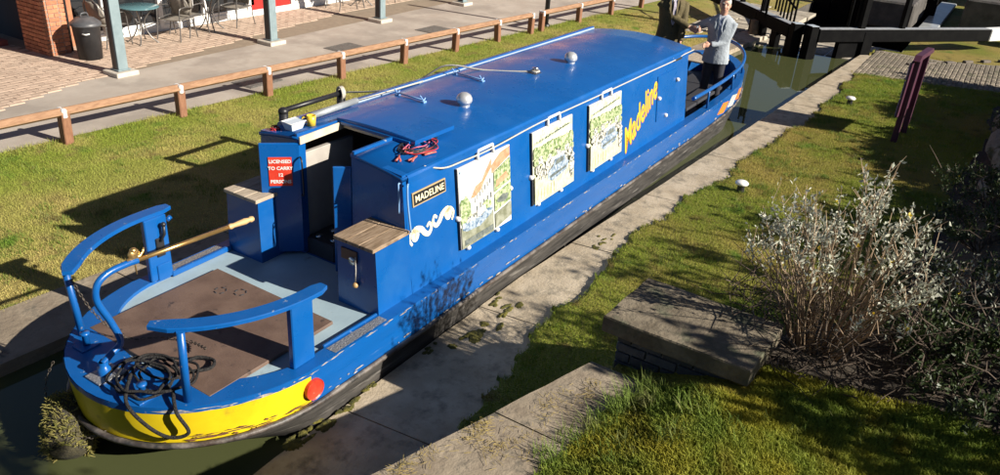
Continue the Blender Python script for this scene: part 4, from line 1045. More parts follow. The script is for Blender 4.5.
# block paving: 300 nearest blocks as parts, the rest joined
pv = quadsheet('paving', [(-30, 7.0), (60, 10.0), (60, 16), (-30, 16)], pavejoint, ZB + .008)
PL, PW, G = .24, .12, .007
pme = MB().box((0, 0, 0), (PL - G, PW - G, .03), .004).build('paver', paverm, pv); cand = []
ang = 0.0
for j in range(0, 50):
    y = 7.45 + PW * j
    for i in range(-12, 75):
        x = PL * (i + .5 * (j % 2))
        if y < 7.25 + .165 * (x + 2) * 1.0 and y < 9.35 and y < 7.3 + .29 * (x - .4): continue
        if y > 10.28 and x > 3.4: continue
        cand.append((x, y))
def score(c):
    q = CR.T @ (np.array([c[0], c[1], ZB]) - CP); px = 500 + F_PX * q[0] / -q[2]; py = 237.5 - F_PX * q[1] / -q[2]
    vis = (-10 < px < 1010) and (-5 < py < 480); return (0 if vis else 1, -q[2])
cand.sort(key=score)
for k, (x, y) in enumerate(cand[:300]):
    z = ZB + .004 + random.uniform(-.002, .002)
    if k == 0: pme.location = (x, y, z)
    else: inst('paver', pme.data, pv, (x, y, z))
b = MB()
for (x, y) in cand[300:]:
    z = ZB + .019 + random.uniform(-.002, .002); hx, hy = (PL - G) / 2, (PW - G) / 2
    b.add([(x - hx, y - hy, z - .02), (x + hx, y - hy, z - .02), (x + hx, y + hy, z - .02), (x - hx, y + hy, z - .02), (x - hx + .004, y - hy + .004, z), (x + hx - .004, y - hy + .004, z), (x + hx - .004, y + hy - .004, z), (x - hx + .004, y + hy - .004, z)],
          [(4, 5, 6, 7), (0, 1, 5, 4), (1, 2, 6, 5), (2, 3, 7, 6), (3, 0, 4, 7)])
tag(b.build('far_pavers', paverm, pv, fix=False), kind='stuff')
# inspection covers in the path
cov = mat('cover_iron', (.12, .115, .105), (.2, .19, .17), 30, rough=.6, metal=.3, bump=.5, bscale=80)
for i, (px, py, lab) in enumerate([(345, 48, 'square iron cover in the path behind the third fence bay'), (433, 30, 'larger iron cover in the path towards the bow'), (258, 82, 'worn cover in the path just behind the fence')]):
    p = gp(px, py, ZB); t = thing('inspection_cover', lab, 'cover', (p[0], p[1], ZB + .006), 'iron covers in the path')
    MB().box((0, 0, .003), (.75, .5, .01), .003).build('frame', cov, t)
    MB().box((0, 0, .007), (.66, .42, .01), .003).build('plate', cov, t)

# ---- building
bd_ = thing('cafe_building', 'brick and glass building front with white frames and a red door', 'building', (8, 10.5, ZB), world=True)
YF = 10.36
MB().box((15.9, 11.6, 3.2), (24.2, 2.3, 2.4), .01).build('upper_wall', brickred, bd_)
MB().box((15.8, 11.75, .7), (24, 2.2, 2.6), .01).build('core_wall', intdark, bd_)
MB().box((15.9, YF + .02, ZB + .07), (24.0, .1, .14), .01).build('plinth', white, bd_)
MB().box((15.9, YF + .02, 2.0), (24.0, .12, .12), .01).build('head_rail', white, bd_)
edges = [3.95, 4.95, 6.2, 7.3, 8.55, 9.9, 10.9, 12.4, 13.9, 15.4, 17, 19, 21]
for i, (a, c) in enumerate(zip(edges[:-1], edges[1:])):
    MB().box((a, YF, .75), (.1, .1, 2.4), .008).build('mullion', white, bd_)
    if i == 4: continue
    w_ = MB().box(((a + c) / 2, YF + .05, .8), (c - a - .1, .03, 2.3), .004).build('window', glassdark, bd_)
    for zz in (ZB + .17, 1.9): MB().bar((a + .05, YF + .02, zz), (c - .05, YF + .02, zz), .05, .06, .004).build('window_frame', white, w_)
dd = MB().box((9.225, YF + .05, .75), (1.24, .03, 2.4), .004).build('door', glassdark, bd_)
for x0, x1 in ((8.62, 9.2), (9.25, 9.83)):
    f_ = MB().box(((x0 + x1) / 2, YF + .015, ZB + .27), (x1 - x0, .05, .36), .008).build('kick_panel', reddoor, dd)
    for xx in (x0 + .05, x1 - .05): MB().box((xx, YF + .015, .85), (.1, .05, 2.2), .006).build('stile', reddoor, dd)
# brick pier at the corner
pc = thing('brick_corner', 'orange brick corner pier with drainpipe beside the black bin', 'pier', (3.62, 10.2, ZB), world=True)
MB().box((3.69, 10.23, .9), (.36, .74, 2.8), .004).build('pier_core', mortar, pc)
rme = wall_face('brick', brickred, pc, (3.48, 10.62, 0), (0, -1, 0), .77, (-1, 0, 0), ZB + .04, 20)
wall_face('brick', brickred, pc, (3.59, 9.85, 0), (1, 0, 0), .2, (0, -1, 0), ZB + .04, 20, rme)
wall_face('brick', brickred, pc, (3.90, 9.85, 0), (0, 1, 0), .77, (1, 0, 0), ZB + .04, 20, rme)
b = MB()
for k in range(20, 36):
    z = ZB + .04 + .0755 * k
    b.box((3.69, 9.895, z), (.2, .1, .065), .005)
    for q in range(3):
        for x in (3.53, 3.85): b.box((x, 9.96 + .226 * q, z), (.1, .215, .065), .005)
tag(b.build('upper_bricks', brickred, pc), kind='stuff')
MB().tube([(3.97, 9.98, ZB), (3.97, 9.98, 2.3)], .045, 10).build('drainpipe', blackp, pc)
MB().box((4.1, 10.45, .9), (.4, .3, 2.8), .01).build('return_wall', brickred, pc)
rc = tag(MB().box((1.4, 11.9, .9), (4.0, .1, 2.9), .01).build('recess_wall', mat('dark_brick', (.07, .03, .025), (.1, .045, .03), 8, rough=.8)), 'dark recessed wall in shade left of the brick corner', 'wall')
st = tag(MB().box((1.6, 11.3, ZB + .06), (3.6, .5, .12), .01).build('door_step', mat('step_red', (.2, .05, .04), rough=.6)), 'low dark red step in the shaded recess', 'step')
# verandah posts
def vpost(x, lab):
    t = thing('verandah_post', lab, 'post', (x, 8.07, ZB), 'steel posts carrying the verandah')
    MB().box((0, 0, .04), (.42, .42, .085), .012).build('footing', mat('footing_concrete', (.52, .47, .4), (.44, .4, .33), 8, rough=.85, bump=.3), t)
    b = MB(); b.box((0, 0, 1.36), (.18, .18, 2.6), .006); b.build('column', postm, t)
    MB().box((-.097, 0, 1.36), (.012, .12, 2.56), .003).build('shade_strip', blackp, t)  # black strip painting the shaded side of the column
    MB().box((0, 0, .1), (.24, .24, .02), .004).build('base_plate', postm, t)
vpost(3.70, 'slate grey steel verandah post nearest the black bin')
vpost(7.12, 'slate grey steel verandah post in front of the red door')
vpost(10.54, 'slate grey steel verandah post right of the red door')
vpost(13.96, 'slate grey steel verandah post farthest along the path')
tag(MB().box((10, 8.07, 2.36), (16, .22, .2), .01).build('verandah_beam', postm), 'long steel beam over the verandah posts', 'beam')
# bin
t = thing('dustbin', 'black plastic dustbin with domed lid by the brick corner', 'bin', (3.93, 9.3, ZB))
b = MB(); b.lathe([(0, .01), (.2, .01), (.235, .6), (.245, .61), (.245, .64), (.22, .64)], n=28); b.build('body', rubber, t)
b = MB(); b.lathe([(.262, .62), (.265, .65), (.25, .67), (.16, .74), (.06, .765), (0, .77)], n=28); ld = b.build('lid', zinc, t)
b = MB(); b.tube(crom([(-.07, 0, .76), (-.05, 0, .82), (.05, 0, .82), (.07, 0, .76)], 4), .012, 8); b.build('lid_handle', zinc, ld)
for a in (-2.2, .9):
    b = MB(); b.tube(crom([(.23 * math.cos(a - .25), .23 * math.sin(a - .25), .5), (.28 * math.cos(a), .28 * math.sin(a), .5), (.23 * math.cos(a + .25), .23 * math.sin(a + .25), .5)], 4), .012, 8); b.build('side_handle', white if a < 0 else rubber, t)
# tables and chairs
def table(x, y, lab, rz=0):
    t = thing('cafe_table', lab, 'table', (x, y, ZB), 'round cafe tables', rz=rz)
    MB().lathe([(0, .70), (.36, .70), (.375, .712), (.36, .725), (0, .725)], n=32).build('table_top', tabletop, t)
    for k in range(4):
        a = PI / 4 + k * PI / 2; c, s = math.cos(a), math.sin(a)
        b = MB(); b.tube(crom([(.26 * c, .26 * s, .7), (.1 * c, .1 * s, .5), (.07 * c, .07 * s, .34), (.16 * c, .16 * s, .14), (.3 * c, .3 * s, .01)], 5), .013, 8); b.build('leg', frame, t)
    MB().tube([(.08 * math.cos(a), .08 * math.sin(a), .4) for a in np.linspace(0, 2 * PI, 17)[:-1]], .01, 6, closed=True).build('ring', frame, t)
def chair_proto():
    t = thing('cafe_chair', 'x', 'chair', (0, 0, 0), 'woven cafe chairs')
    b = MB()   # seat, back as curved woven sheets with slats
    sec = []
    for u, z in ((-.22, .43), (-.1, .42), (.1, .415), (.23, .43)): sec.append([(u, -.23, z), (u, -.1, z - .015), (u, .1, z - .015), (u, .23, z), (u, .23, z - .012), (u, .1, z - .027), (u, -.1, z - .027), (u, -.23, z - .012)])
    b.loft(sec, smooth=True); b.build('seat', chairm, t)
    b = MB(); sec = []
    for u, z, wd in ((-.2, .46, .22), (-.23, .58, .235), (-.27, .72, .23), (-.31, .84, .18), (-.325, .88, .1)): sec.append([(u + .03, -wd, z), (u - .02, -wd * .5, z), (u - .03, 0, z), (u - .02, wd * .5, z), (u + .03, wd, z), (u + .018, wd, z), (u - .032, wd * .5, z), (u - .042, 0, z), (u - .032, -wd * .5, z), (u + .018, -wd, z)])
    b.loft(sec, smooth=True); b.build('backrest', chairm, t)
    for s in (-1, 1):
        b = MB(); b.tube(crom([(.29, s * .27, .0), (.25, s * .26, .3), (.22, s * .26, .62), (.12, s * .265, .66), (-.08, s * .26, .655), (-.24, s * .245, .62), (-.3, s * .2, .8), (-.32, s * .1, .9), (-.325, 0, .91)], 5), .012, 8); b.build('arm_frame', frame, t)
        b = MB(); b.tube(crom([(-.3, s * .26, 0), (-.24, s * .25, .25), (-.2, s * .245, .44), (.22, s * .25, .42)], 5), .012, 8); b.build('leg', frame, t)
    return t
cp0 = chair_proto(); used = [False]
def chair(x, y, rz, lab):
    c = cp0 if not used[0] else copy_tree(cp0)
    used[0] = True; c.location = (x, y, ZB); c.rotation_euler = (0, 0, rz); c['label'] = lab
table(5.3, 9.72, 'teal topped round cafe table nearest the dustbin')
table(7.0, 9.8, 'round cafe table in front of the red door', .4)
table(11.6, 9.6, 'round cafe table farthest right on the paving', .2)
chair(4.75, 9.95, 0.1, 'woven chair between the dustbin and the teal table')
chair(6.02, 9.6, PI + .3, 'woven chair just right of the teal table, its back to the red door')
chair(6.42, 9.75, .2, 'woven chair back to back with the one at the teal table')
chair(7.75, 9.85, PI + .1, 'woven chair pulled up to the table by the red door')
chair(10.9, 9.65, -.1, 'woven chair right of the second verandah post')
chair(12.35, 9.6, PI, 'woven chair at the end of the row of tables')

# ================================================================== LOCK AND TOWPATH BEYOND
ZG = ZB
# ground beyond: right-hand setts, left paving, far lawn
far = tag(MB().add([(17.3, 1.0, ZG - .012), (60, 1.0, ZG - .012), (60, 40, ZG - .012), (17.3, 40, ZG - .012)], [(0, 1, 2, 3)]).build('towpath', turfL), kind='structure')
far2 = tag(MB().add([(17.7, -2.6, ZG - .012), (60, -2.6, ZG - .012), (60, -40, ZG - .012), (17.7, -40, ZG - .012)], [(0, 1, 2, 3)]).build('towpath', turfR), kind='structure')
# chamber walls and far water
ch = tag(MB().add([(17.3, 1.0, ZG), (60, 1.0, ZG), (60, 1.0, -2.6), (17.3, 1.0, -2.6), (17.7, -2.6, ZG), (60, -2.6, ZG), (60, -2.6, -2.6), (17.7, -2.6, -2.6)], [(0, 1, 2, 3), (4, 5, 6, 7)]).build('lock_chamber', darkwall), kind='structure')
tag(MB().add([(17, 1.0, -2.2), (60, 1.0, -2.2), (60, -2.6, -2.2), (17, -2.6, -2.2)], [(0, 1, 2, 3)]).build('water', waterm), kind='structure')
MB().add([(17.4, 1.2, -2.7), (17.4, -2.7, -2.7), (17.4, -2.7, -.75), (17.4, 1.2, -.75)], [(0, 1, 2, 3)]).build('sill_wall', darkwall, ch)
# stone apron seen through the gate
for i in range(3):
    for j in range(5):
        MB().box((16.75 + .0 + i * .72, .72 - j * .72, -.66), (.7, .7, .16), .015).build('apron_stone', palestone, ch)
# left lockside slabs
for i in range(6):
    for j in range(3):
        x0 = 16.3 + i * 1.0 + (.3 if j == 1 else 0); y0 = float(yl(x0)) + .28 + j * .68
        if x0 > 21.5: continue
        MB().box((x0, y0, ZG - .045 + .002 * j), (.98, .66, .13), .015).build('paving_slab', palestone, far)
tag(MB().tube([(16.9, .86, -.9), (16.9, .86, -.12)], .12, 12).build('timber_fender', mat('wet_timber', (.12, .085, .05), (.2, .15, .09), 8, rough=.8)), 'round timber fender post at the left lock wall', 'post')
# setts path on the right: nearest 300 as parts
sp = tag(MB().prism([(14.3, -2.05), (17.75, -2.05), (17.75, -3.6), (19.6, -7), (15.7, -7), (14.9, -4.9), (14.6, -3.3)], ZG - .06, ZG - .002).build('sett_path', mat('grit', (.19, .16, .12), (.25, .21, .16), 12, rough=.9, bump=.5)), kind='structure')
sme = None; cand = []
for j in range(52):
    for i in range(30):
        y = -2.12 - .1 * j; x = 14.4 + .19 * (i + .5 * (j % 2))
        xl = np.interp(-y, [2, 3.3, 4.9, 7], [14.4, 14.7, 15.0, 15.8]); xr = np.interp(-y, [2, 3.5, 7], [17.6, 17.6, 19.5])
        if xl + .1 * vnoise(x, y, 2, 1) < x < xr: cand.append((x, y))
cand.sort(key=score)
for k, (x, y) in enumerate(cand[:300]):
    z = ZG - .008 + random.uniform(-.005, .005)
    if sme is None: q = MB().box((0, 0, 0), (.178, .09, .05), .012).build('sett', settm, sp); sme = q.data; q.location = (x, y, z)
    else: inst('sett', sme, sp, (x + random.uniform(-.012, .012), y, z), random.uniform(-.09, .09), (random.uniform(.82, 1.0), random.uniform(.85, 1), 1))
b = MB()
for (x, y) in cand[300:]: b.box((x, y, ZG - .008 + random.uniform(-.005, .005)), (.178, .09, .05), .012)
if b.v: tag(b.build('far_setts', settm, sp), kind='stuff')
hr = MB().bar((0, -.35, 0), (0, .35, 0), .11, .07, .02).build('heel_grip', mat('grip_brick', (.1, .085, .07), (.16, .13, .1), 9, rough=.8), sp); hme = hr.data
for k in range(6):
    a = math.radians(-92 + 12 * k); x, y = 16.6 + 2.6 * math.cos(a) * .35 + k * .32, -3.0 - .36 * k
    if k == 0: hr.location = (x, y, ZG + .015); hr.rotation_euler = (0, 0, .9)
    else: inst('heel_grip', hme, sp, (x, y, ZG + .015), .9, (1, .35, 1))
hr.scale = (1, .35, 1)
# gates
def gate(mitre, heel, end, lab, lab_cat, white_from, zt, solids):
    m_ = Vector((*mitre, 0)); h_ = Vector((*heel, 0)); e_ = Vector((*end, 0)); d = (h_ - m_).normalized()
    t = thing('lock_gate', lab, 'lock gate', (h_.x, h_.y, -.7), 'pair of lock gates', world=True)
    zb = -.7
    up = lambda p, z: Vector((p.x, p.y, z))
    MB().box(up(m_ + d * .1, (zb + zt + .06) / 2), (.22, .26, zt + .06 - zb), .015, rz=math.atan2(d.y, d.x)).build('mitre_post', gateblack, t)
    MB().box(up(m_ + d * .1, zt + .07), (.2, .24, .012), .003, rz=math.atan2(d.y, d.x)).build('post_cap', mat('cap_pale', (.4, .45, .5), rough=.5), t)
    MB().box(up(h_, (zb + zt) / 2 - .02), (.3, .3, zt - zb - .06), .015, rz=math.atan2(d.y, d.x)).build('heel_post', gateblack, t)
    L_ = (e_ - m_).length; w0 = m_ + d * .22
    wf = m_ + d * (L_ * white_from)
    bb = MB().bar(up(w0, zt - .15), up(wf, zt - .15), .28, .3, .02).build('balance_beam', gateblack, t)
    MB().bar(up(wf, zt - .15), up(e_, zt - .15), .282, .302, .02).build('white_end', gatewhite, bb)
    MB().bar(up(w0 + d * .05, zt + .004), up(wf, zt + .004), .2, .012, .003).build('beam_top_sheen', mat('sheen_grey', (.34, .35, .36), (.25, .26, .27), 9, rough=.5), bb)  # pale strip painting the sky's sheen along the black beam top
    lw = (h_ - m_).length
    for f0, f1 in solids:
        MB().bar(up(m_ + d * (lw * f0 + .2), (zb + zt - .3) / 2), up(m_ + d * (lw * f1 + .2), (zb + zt - .3) / 2), .14, zt - .3 - zb + .02, .01).build('plank_panel', gateblack, t)
    MB().bar(up(w0, -.68), up(h_, -.68), .2, .12, .01).build('lower_rail', gateblack, t)
    # paddle rack and hand rail
    side = Vector((-d.y, d.x, 0))
    for q, r_ in ((.42, .03), (.5, .022)):
        p = m_ + d * (lw * q * 1.7) + side * .12; MB().tube([up(p, zt - .1), up(p, 1.6)], r_, 8).build('paddle_rack', gateblack, t)
    p = m_ + d * (lw * .9) + side * .0; MB().box(up(p, .75), (.16, .12, 1.5), .01, rz=math.atan2(d.y, d.x)).build('paddle_post', gateblack, t)
    p2 = m_ + d * (lw + 1.05); MB().box(up(p2, .75), (.12, .12, 1.5), .01, rz=math.atan2(d.y, d.x)).build('paddle_post', gateblack, t)
    MB().tube([up(p, 1.0), up(p2, 1.0)], .022, 8).build('hand_rail', gateblack, t)
    b = MB(); b.lathe([(.0, -.03), (.1, -.03), (.1, .03), (0, .03)], up(p, .9) + side * .12, 16, M=Matrix.Rotation(PI / 2, 3, 'X')); b.build('cog', gateblack, t)
    return t
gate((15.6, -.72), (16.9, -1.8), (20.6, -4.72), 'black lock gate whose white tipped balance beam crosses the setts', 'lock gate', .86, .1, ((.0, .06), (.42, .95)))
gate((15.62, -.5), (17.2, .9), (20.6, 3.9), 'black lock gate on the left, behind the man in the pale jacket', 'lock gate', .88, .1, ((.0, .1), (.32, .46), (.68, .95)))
# far side of the lock: walls and a pale lower basin
tag(MB().box((25.4, -4.9, -.05), (5.0, 2.9, .9), .05).build('stone_wall', darkwall), 'dark stone wall beyond the balance beam, enlarged to stand for shaded ground', 'wall')  # dark block enlarged to paint the shade lying on the ground here
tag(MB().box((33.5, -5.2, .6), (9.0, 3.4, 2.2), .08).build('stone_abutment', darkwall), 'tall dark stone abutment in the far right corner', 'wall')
tag(MB().box((24.8, -2.75, -.46), (6.5, .5, .12), .03).build('stone_ledge', mat('pale_wet_stone', (.4, .42, .42), (.3, .31, .31), 4, rough=.3)), 'pale stone ledge beyond the balance beam', 'ledge')
tag(MB().box((23.6, -1.75, -.1), (5.2, 1.2, .75), .05).build('lock_pier', darkwall), 'rough dark stone pier between the gate and the pale ledge', 'pier')
t = thing('chamber_screen', 'black planked screen added to darken the far end of the lock chamber', 'lock gate', (24.4, -.7, -2.6), world=True)  # added black panel, stands in for the deep shade of the chamber
for k in range(6): MB().box((24.4, -2.35 + .62 * k, -1.25), (.2, .6, 2.7), .02).build('plank', gateblack, t)
MB().box((24.3, -.8, .16), (.3, 3.5, .2), .02).build('top_rail', gateblack, t)
tag(MB().add([(24.6, 1.05, ZG), (60, 1.05, ZG), (60, -2.3, ZG), (24.6, -2.3, ZG)], [(0, 1, 2, 3)]).build('path', palestone), kind='structure')
tag(MB().box((21.6, -5.1, -.3), (.9, .5, .42), .03).build('white_block', gatewhite), 'white painted block on the grass at the right edge', 'block')
t = thing('white_sign_post', 'narrow white board on the far wall at the right edge', 'sign', (24.0, -4.6, .4), world=True)
MB().box((24.0, -4.55, .85), (.1, .22, .9), .01).build('board', gatewhite, t)
# railings on the far bank
t = thing('footbridge_railing', 'black railings behind the lock gates', 'railing', (22, -.3, ZG), world=True)
for k in range(7): MB().tube([(18.2 + k * .55, .2 + k * .22, ZG), (18.2 + k * .55, .2 + k * .22, .55)], .03, 8).build('upright', gateblack, t)
for z in (.1, .5): MB().tube([(18.2, .2, z), (21.5, 1.52, z)], .03, 8).build('rail', gateblack, t)

# ---- sign board
t = thing('notice_board', 'tall maroon notice board seen edge on, standing on the lawn', 'notice board', (10.2, -3.6, ZL), world=True)
for x, y in ((9.88, -3.56), (10.55, -3.62)): MB().box((x, y, .2), (.075, .095, 1.4), .008).build('post', purple, t)
dz = Vector((.67, -.06, 0)).normalized()
pa = MB().bar((9.72, -3.5, .42), (10.72, -3.59, .42), .03, .92, .004).build('panel', purple, t)
for k in range(3): MB().bar((9.73, -3.478, .12 + .295 * k), (10.71, -3.567, .12 + .295 * k), .016, .275, .003).build('purple_board', purpleface, pa)
b = MB(); b.prism([(9.70, .89), (10.76, .89), (10.66, .97), (9.80, .97)], -3.60, -3.5, M=lambda u, v, w: (u, w - .09 * (u - 9.7), v)); b.build('cap', purple, t)
MB().bar((9.84, -3.52, .865), (10.6, -3.588, .865), .05, .025, .004).build('gilt_strip', gold, pa)
# bollards
def bollard(x, y, lab):
    t = thing('bollard', lab, 'bollard', (x, y, ZL), 'white capped mooring bollards')
    b = MB(); b.lathe([(0, -.04), (.06, -.04), (.052, .02), (.05, .09), (.055, .12)], n=16); b.build('stem', blackp, t)
    b = MB(); b.lathe([(.05, .1), (.085, .115), (.09, .135), (.07, .155), (0, .162)], n=18); b.build('cap', white, t)
p = gp(849, 105, ZL); bollard(p[0], p[1], 'white capped iron bollard on the lawn near the bow')
p = gp(740, 192, ZL); bollard(p[0], p[1], 'white capped iron bollard on the lawn by the pale flowering shrub')

# ================================================================== SHRUB, BANK, HEDGE
def leaves(name, P, N_, size, m, parent, seed, asp=.45):
    """one small bent quad per point"""
    r = np.random.default_rng(seed); n = len(P); P = np.array(P)
    a = r.normal(size=(n, 3)); a /= np.linalg.norm(a, axis=1)[:, None]; a = a * .8 + np.array(N_) ; a /= np.linalg.norm(a, axis=1)[:, None]
    c = np.cross(a, r.normal(size=(n, 3))); c /= np.linalg.norm(c, axis=1)[:, None]; s = r.uniform(*size, n)[:, None]
    nn = np.cross(a, c)
    V = np.stack([P, P + a * s * .5 + c * s * asp * .5 + nn * s * .08, P + a * s, P + a * s * .5 - c * s * asp * .5 + nn * s * .08], 1).reshape(-1, 3)
    me = bpy.data.meshes.new(name); me.from_pydata(V.tolist(), [], np.arange(4 * n).reshape(-1, 4).tolist()); me.materials.append(m)
    o = bpy.data.objects.new(name, me); COL.objects.link(o)
    if parent is not None: put(o, parent)
    return tag(o, kind='stuff')
def shrub(name, lab, base, n, hgt, spread, leafm, seed, tw=twig, dense=14, lsize=(.02, .045), dead=0, flowers=0, lean=(0, 0), tipn=0):
    r = np.random.default_rng(seed); t = thing(name, lab, 'shrub', base, world=True); b = MB(); LP = []; FP = []
    bx, by, bz = base
    for k in range(n):
        a = r.uniform(0, 2 * PI); q = math.sqrt(r.random()); d = Vector((math.cos(a) * q * spread + lean[0], math.sin(a) * q * spread + lean[1], 0)); h = hgt * r.uniform(.6, 1.05) * (1 - .35 * q * q)
        p0 = Vector((bx + math.cos(a) * q * .18, by + math.sin(a) * q * .18, bz - .03)); w = Vector((r.normal() * .04, r.normal() * .04, 0))
        pts = [p0, p0 + d * .25 + Vector((0, 0, h * .4)) + w, p0 + d * .62 + Vector((0, 0, h * .75)), p0 + d + Vector((0, 0, h)) - w * .5]
        C_ = crom(pts, 3); b.tube(C_, [.007 * (1 - .75 * i / len(C_)) for i in range(len(C_))], 4, caps=False)
        for m_ in range(r.integers(2, 5)):
            i = r.integers(len(C_) // 2, len(C_)); p = C_[i]; dd = Vector((r.normal() * .5, r.normal() * .5, .8 + r.random())).normalized() * r.uniform(.06, .2); e = p + dd
            b.tube([p, e], [.003, .0015], 3, caps=False)
            for _ in range(dense // 3): LP.append(tuple(p.lerp(e, r.uniform(.3, 1.05)) + Vector(r.normal(size=3) * .012)))
        for _ in range(tipn): LP.append(tuple(C_[-1].lerp(C_[-2], r.random()) + Vector(r.normal(size=3) * .02)))
        for _ in range(dense): 
            i = r.integers(int(len(C_) * .72), len(C_)); LP.append(tuple(C_[i] + Vector(r.normal(size=3) * .018)))
    tag(b.build('stems', tw, t, fix=False), kind='stuff')
    if dead:
        b = MB()
        for k in range(dead):
            a = r.uniform(0, 2 * PI); q = math.sqrt(r.random()) * spread * 1.5; p = Vector((bx + q * math.cos(a), by + q * math.sin(a), bz + r.uniform(0, .35)))
            d = Vector((r.normal(), r.normal(), r.normal() * .5 + .25)).normalized() * r.uniform(.1, .4); p1 = p + d * .5 + Vector(r.normal(size=3) * .03)
            b.tube([p, p1, p + d], [.005, .004, .002], 3, caps=False)
        tag(b.build('dead_twigs', twigdark, t, fix=False), kind='stuff')
    if LP: leaves('leaves', LP, (0, 0, .6), lsize, leafm, t, seed)
    if flowers:
        for _ in range(flowers): FP += [tuple(Vector(LP[r.integers(len(LP))]) + Vector(r.normal(size=3) * .01)) for _ in range(1)] * 5
        leaves('flowers', FP, (0, 0, .4), (.015, .03), leafyel, t, seed + 1, .7)
    return t
p = gp(842, 372, .22)
def hz_(x, y): return float(HR(np.array([x]), np.array([y]))[0])
SHX, SHY = 1.05, -4.05
shrub('flowering_shrub', 'leggy shrub with silvery leaves and brown stems beside the stone slab', (SHX, SHY, hz_(SHX, SHY)), 95, 1.36, .46, leafpale, 31, dense=7, lsize=(.022, .05), dead=420, flowers=12, tipn=13)
shrub('green_shrub', 'loose green and silver shrub leaning at the right of the pale shrub', (2.1, -4.75, hz_(2.1, -4.75)), 22, .5, .36, leafpale, 32, tw=twigdark, dense=8, dead=80, flowers=6)
for k, (x, y, h, s, lab) in enumerate([(1.5, -4.85, .45, .4, 'dark scrubby plant in front of the green shrub'), (3.4, -5.0, .6, .5, 'dark green plant on the bank behind the green shrub'), (5.2, -5.05, .55, .55, 'bushy green plant on the shaded bank, middle of the row'), (7.0, -5.05, .6, .55, 'dark bush just below the grey boulder on the bank'),
                                      (9.6, -5.35, .5, .45, 'small leafy plant beside the boulders at the right edge'), (1.05, -5.2, .3, .45, 'low dead plant at the right front edge of the bed')]):
    shrub('bank_plant', lab, (x, y, hz_(x, y)), 45, h * .7, s, leafgreen, 40 + k, tw=twigdark, dense=26, lsize=(.025, .06), dead=50 if k < 2 else 20, flowers=3 if k in (2, 3) else 0)
# boulders on the bank
for k, (x, y, sx, sy, sz, lab) in enumerate([(8.6, -5.25, .4, .3, .34, 'grey boulder in the shaded bank at the right edge'), (9.8, -5.15, .45, .3, .3, 'farther grey boulder beyond the leafy plant'), (7.7, -5.1, .3, .22, .2, 'small boulder nearest along the bank'), (11.0, -5.25, .5, .35, .34, 'last boulder at the far end of the bank'), (2.75, -4.6, .22, .16, .12, 'small dark stone half hidden behind the shrub')]):
    r = np.random.default_rng(70 + k); b = MB(); b.ell((0, 0, 0), (sx, sy, sz), n=18, k=12)
    nv = []
    for p in b.v:
        n_ = 1 + .35 * (float(vnoise(p[0] * 3 + k * 7, p[1] * 3 + p[2] * 4, 1.5, k)) - .5) + .12 * (float(vnoise(p[0] * 9, p[2] * 9 + p[1] * 5, 1.5, k + 3)) - .5); nv.append((p[0] * n_, p[1] * n_, p[2] * n_))
    b.v = nv; o = b.build('boulder', mat('boulder', (.16, .15, .13), (.25, .235, .2), 6, rough=.9, bump=.7, bscale=18, c3=(.07, .08, .04), scale3=5)); o.location = (x, y, hz_(x, y) + sz * .25); tag(o, lab, 'boulder', 'boulders on the bank')
# ground litter in the bed
r = np.random.default_rng(77); b = MB()
for _ in range(900):
    x, y = r.uniform(.6, 3.6), r.uniform(-6, -3.5)
    if not bedmask(np.array([x]), np.array([y]))[0]: continue
    z = hz_(x, y) + .01; a = r.uniform(0, PI); l = r.uniform(.04, .16); b.tube([(x, y, z), (x + math.cos(a) * l, y + math.sin(a) * l, z + r.uniform(0, .03))], .0028, 3, caps=False)
tag(b.build('leaf_litter', twigdark, fix=False), 'dead stalks littering the dark bed under the shrubs', 'litter', kind='stuff')
# hedging added outside the frame on the sunny side, shaped to throw the dappled shade
def shade_hedge(name, lab, x0, x1, y0, htop, seed, dens=900, depth=1.0, gap=0., gz=9., ls=(.07, .15)):
    r = np.random.default_rng(seed); t = thing(name, lab, 'shade_hedge', ((x0 + x1) / 2, y0, 0.2), world=True); LP = []; b = MB(); x = x0
    while x < x1:
        zb = hz_(x, y0) - .1; h = htop(x); b.tube(crom([(x, y0, zb), (x + r.normal() * .1, y0 + r.normal() * .15, zb + (h - zb) * .5), (x + r.normal() * .2, y0 + r.normal() * .3, h - .1)], 4), [.045 * (1 - i / 10) + .006 for i in range(9)], 6, caps=False); x += .3
    tag(b.build('stems', bark, t, fix=False), kind='stuff')
    n = int((x1 - x0) * dens); xs = r.uniform(x0, x1, n); f = r.uniform(0, 1, n)
    hs = np.array([htop(q) for q in xs]); zb = HR(xs, np.full(n, y0)); zz = zb + (hs + .25 * (vnoise(xs, xs * 0, 2.2, seed) - .5) - zb) * f
    keep = ~((zz > gz) & (vnoise(xs * 2.2, zz * 1.6, 1.6, seed + 1) < gap)); yy = y0 + r.normal(size=n) * depth * .3
    leaves('leaves', np.stack([xs, yy, zz], 1)[keep], (0, 0, .1), ls, leafgreen, t, seed, .6); return t
shade_hedge('shade_hedge', 'unseen hedgerow along the right-hand bank, shaped to throw dappled shade', .35, 9, -8.3, lambda x: float(np.interp(x, [.3, .75, 1.5, 1.75, 3, 5.4, 6.5, 9], [2.4, 3.3, 3.35, 2.6, 2.95, 2.9, 2.2, 2.0])) + .2 * math.sin(x * 5.1 + 1), 91, 2100, gap=.47, gz=1.9)
shade_hedge('shade_hedge', 'unseen tall ivy screen added to shade the water behind the stern', -4.5, -1.33, -6.2, lambda x: 4.1 + .2 * math.sin(x * 3), 93, 4500)  # added blocker out of view, darkens the water behind the stern
shade_hedge('shade_hedge', 'unseen lower hedgerow at the far end of the bank, sized to shade the lawn', 8.6, 16.0, -6.8, lambda x: 1.12 + .1 * math.sin(x * 2.1), 92, 3400, ls=(.1, .2))

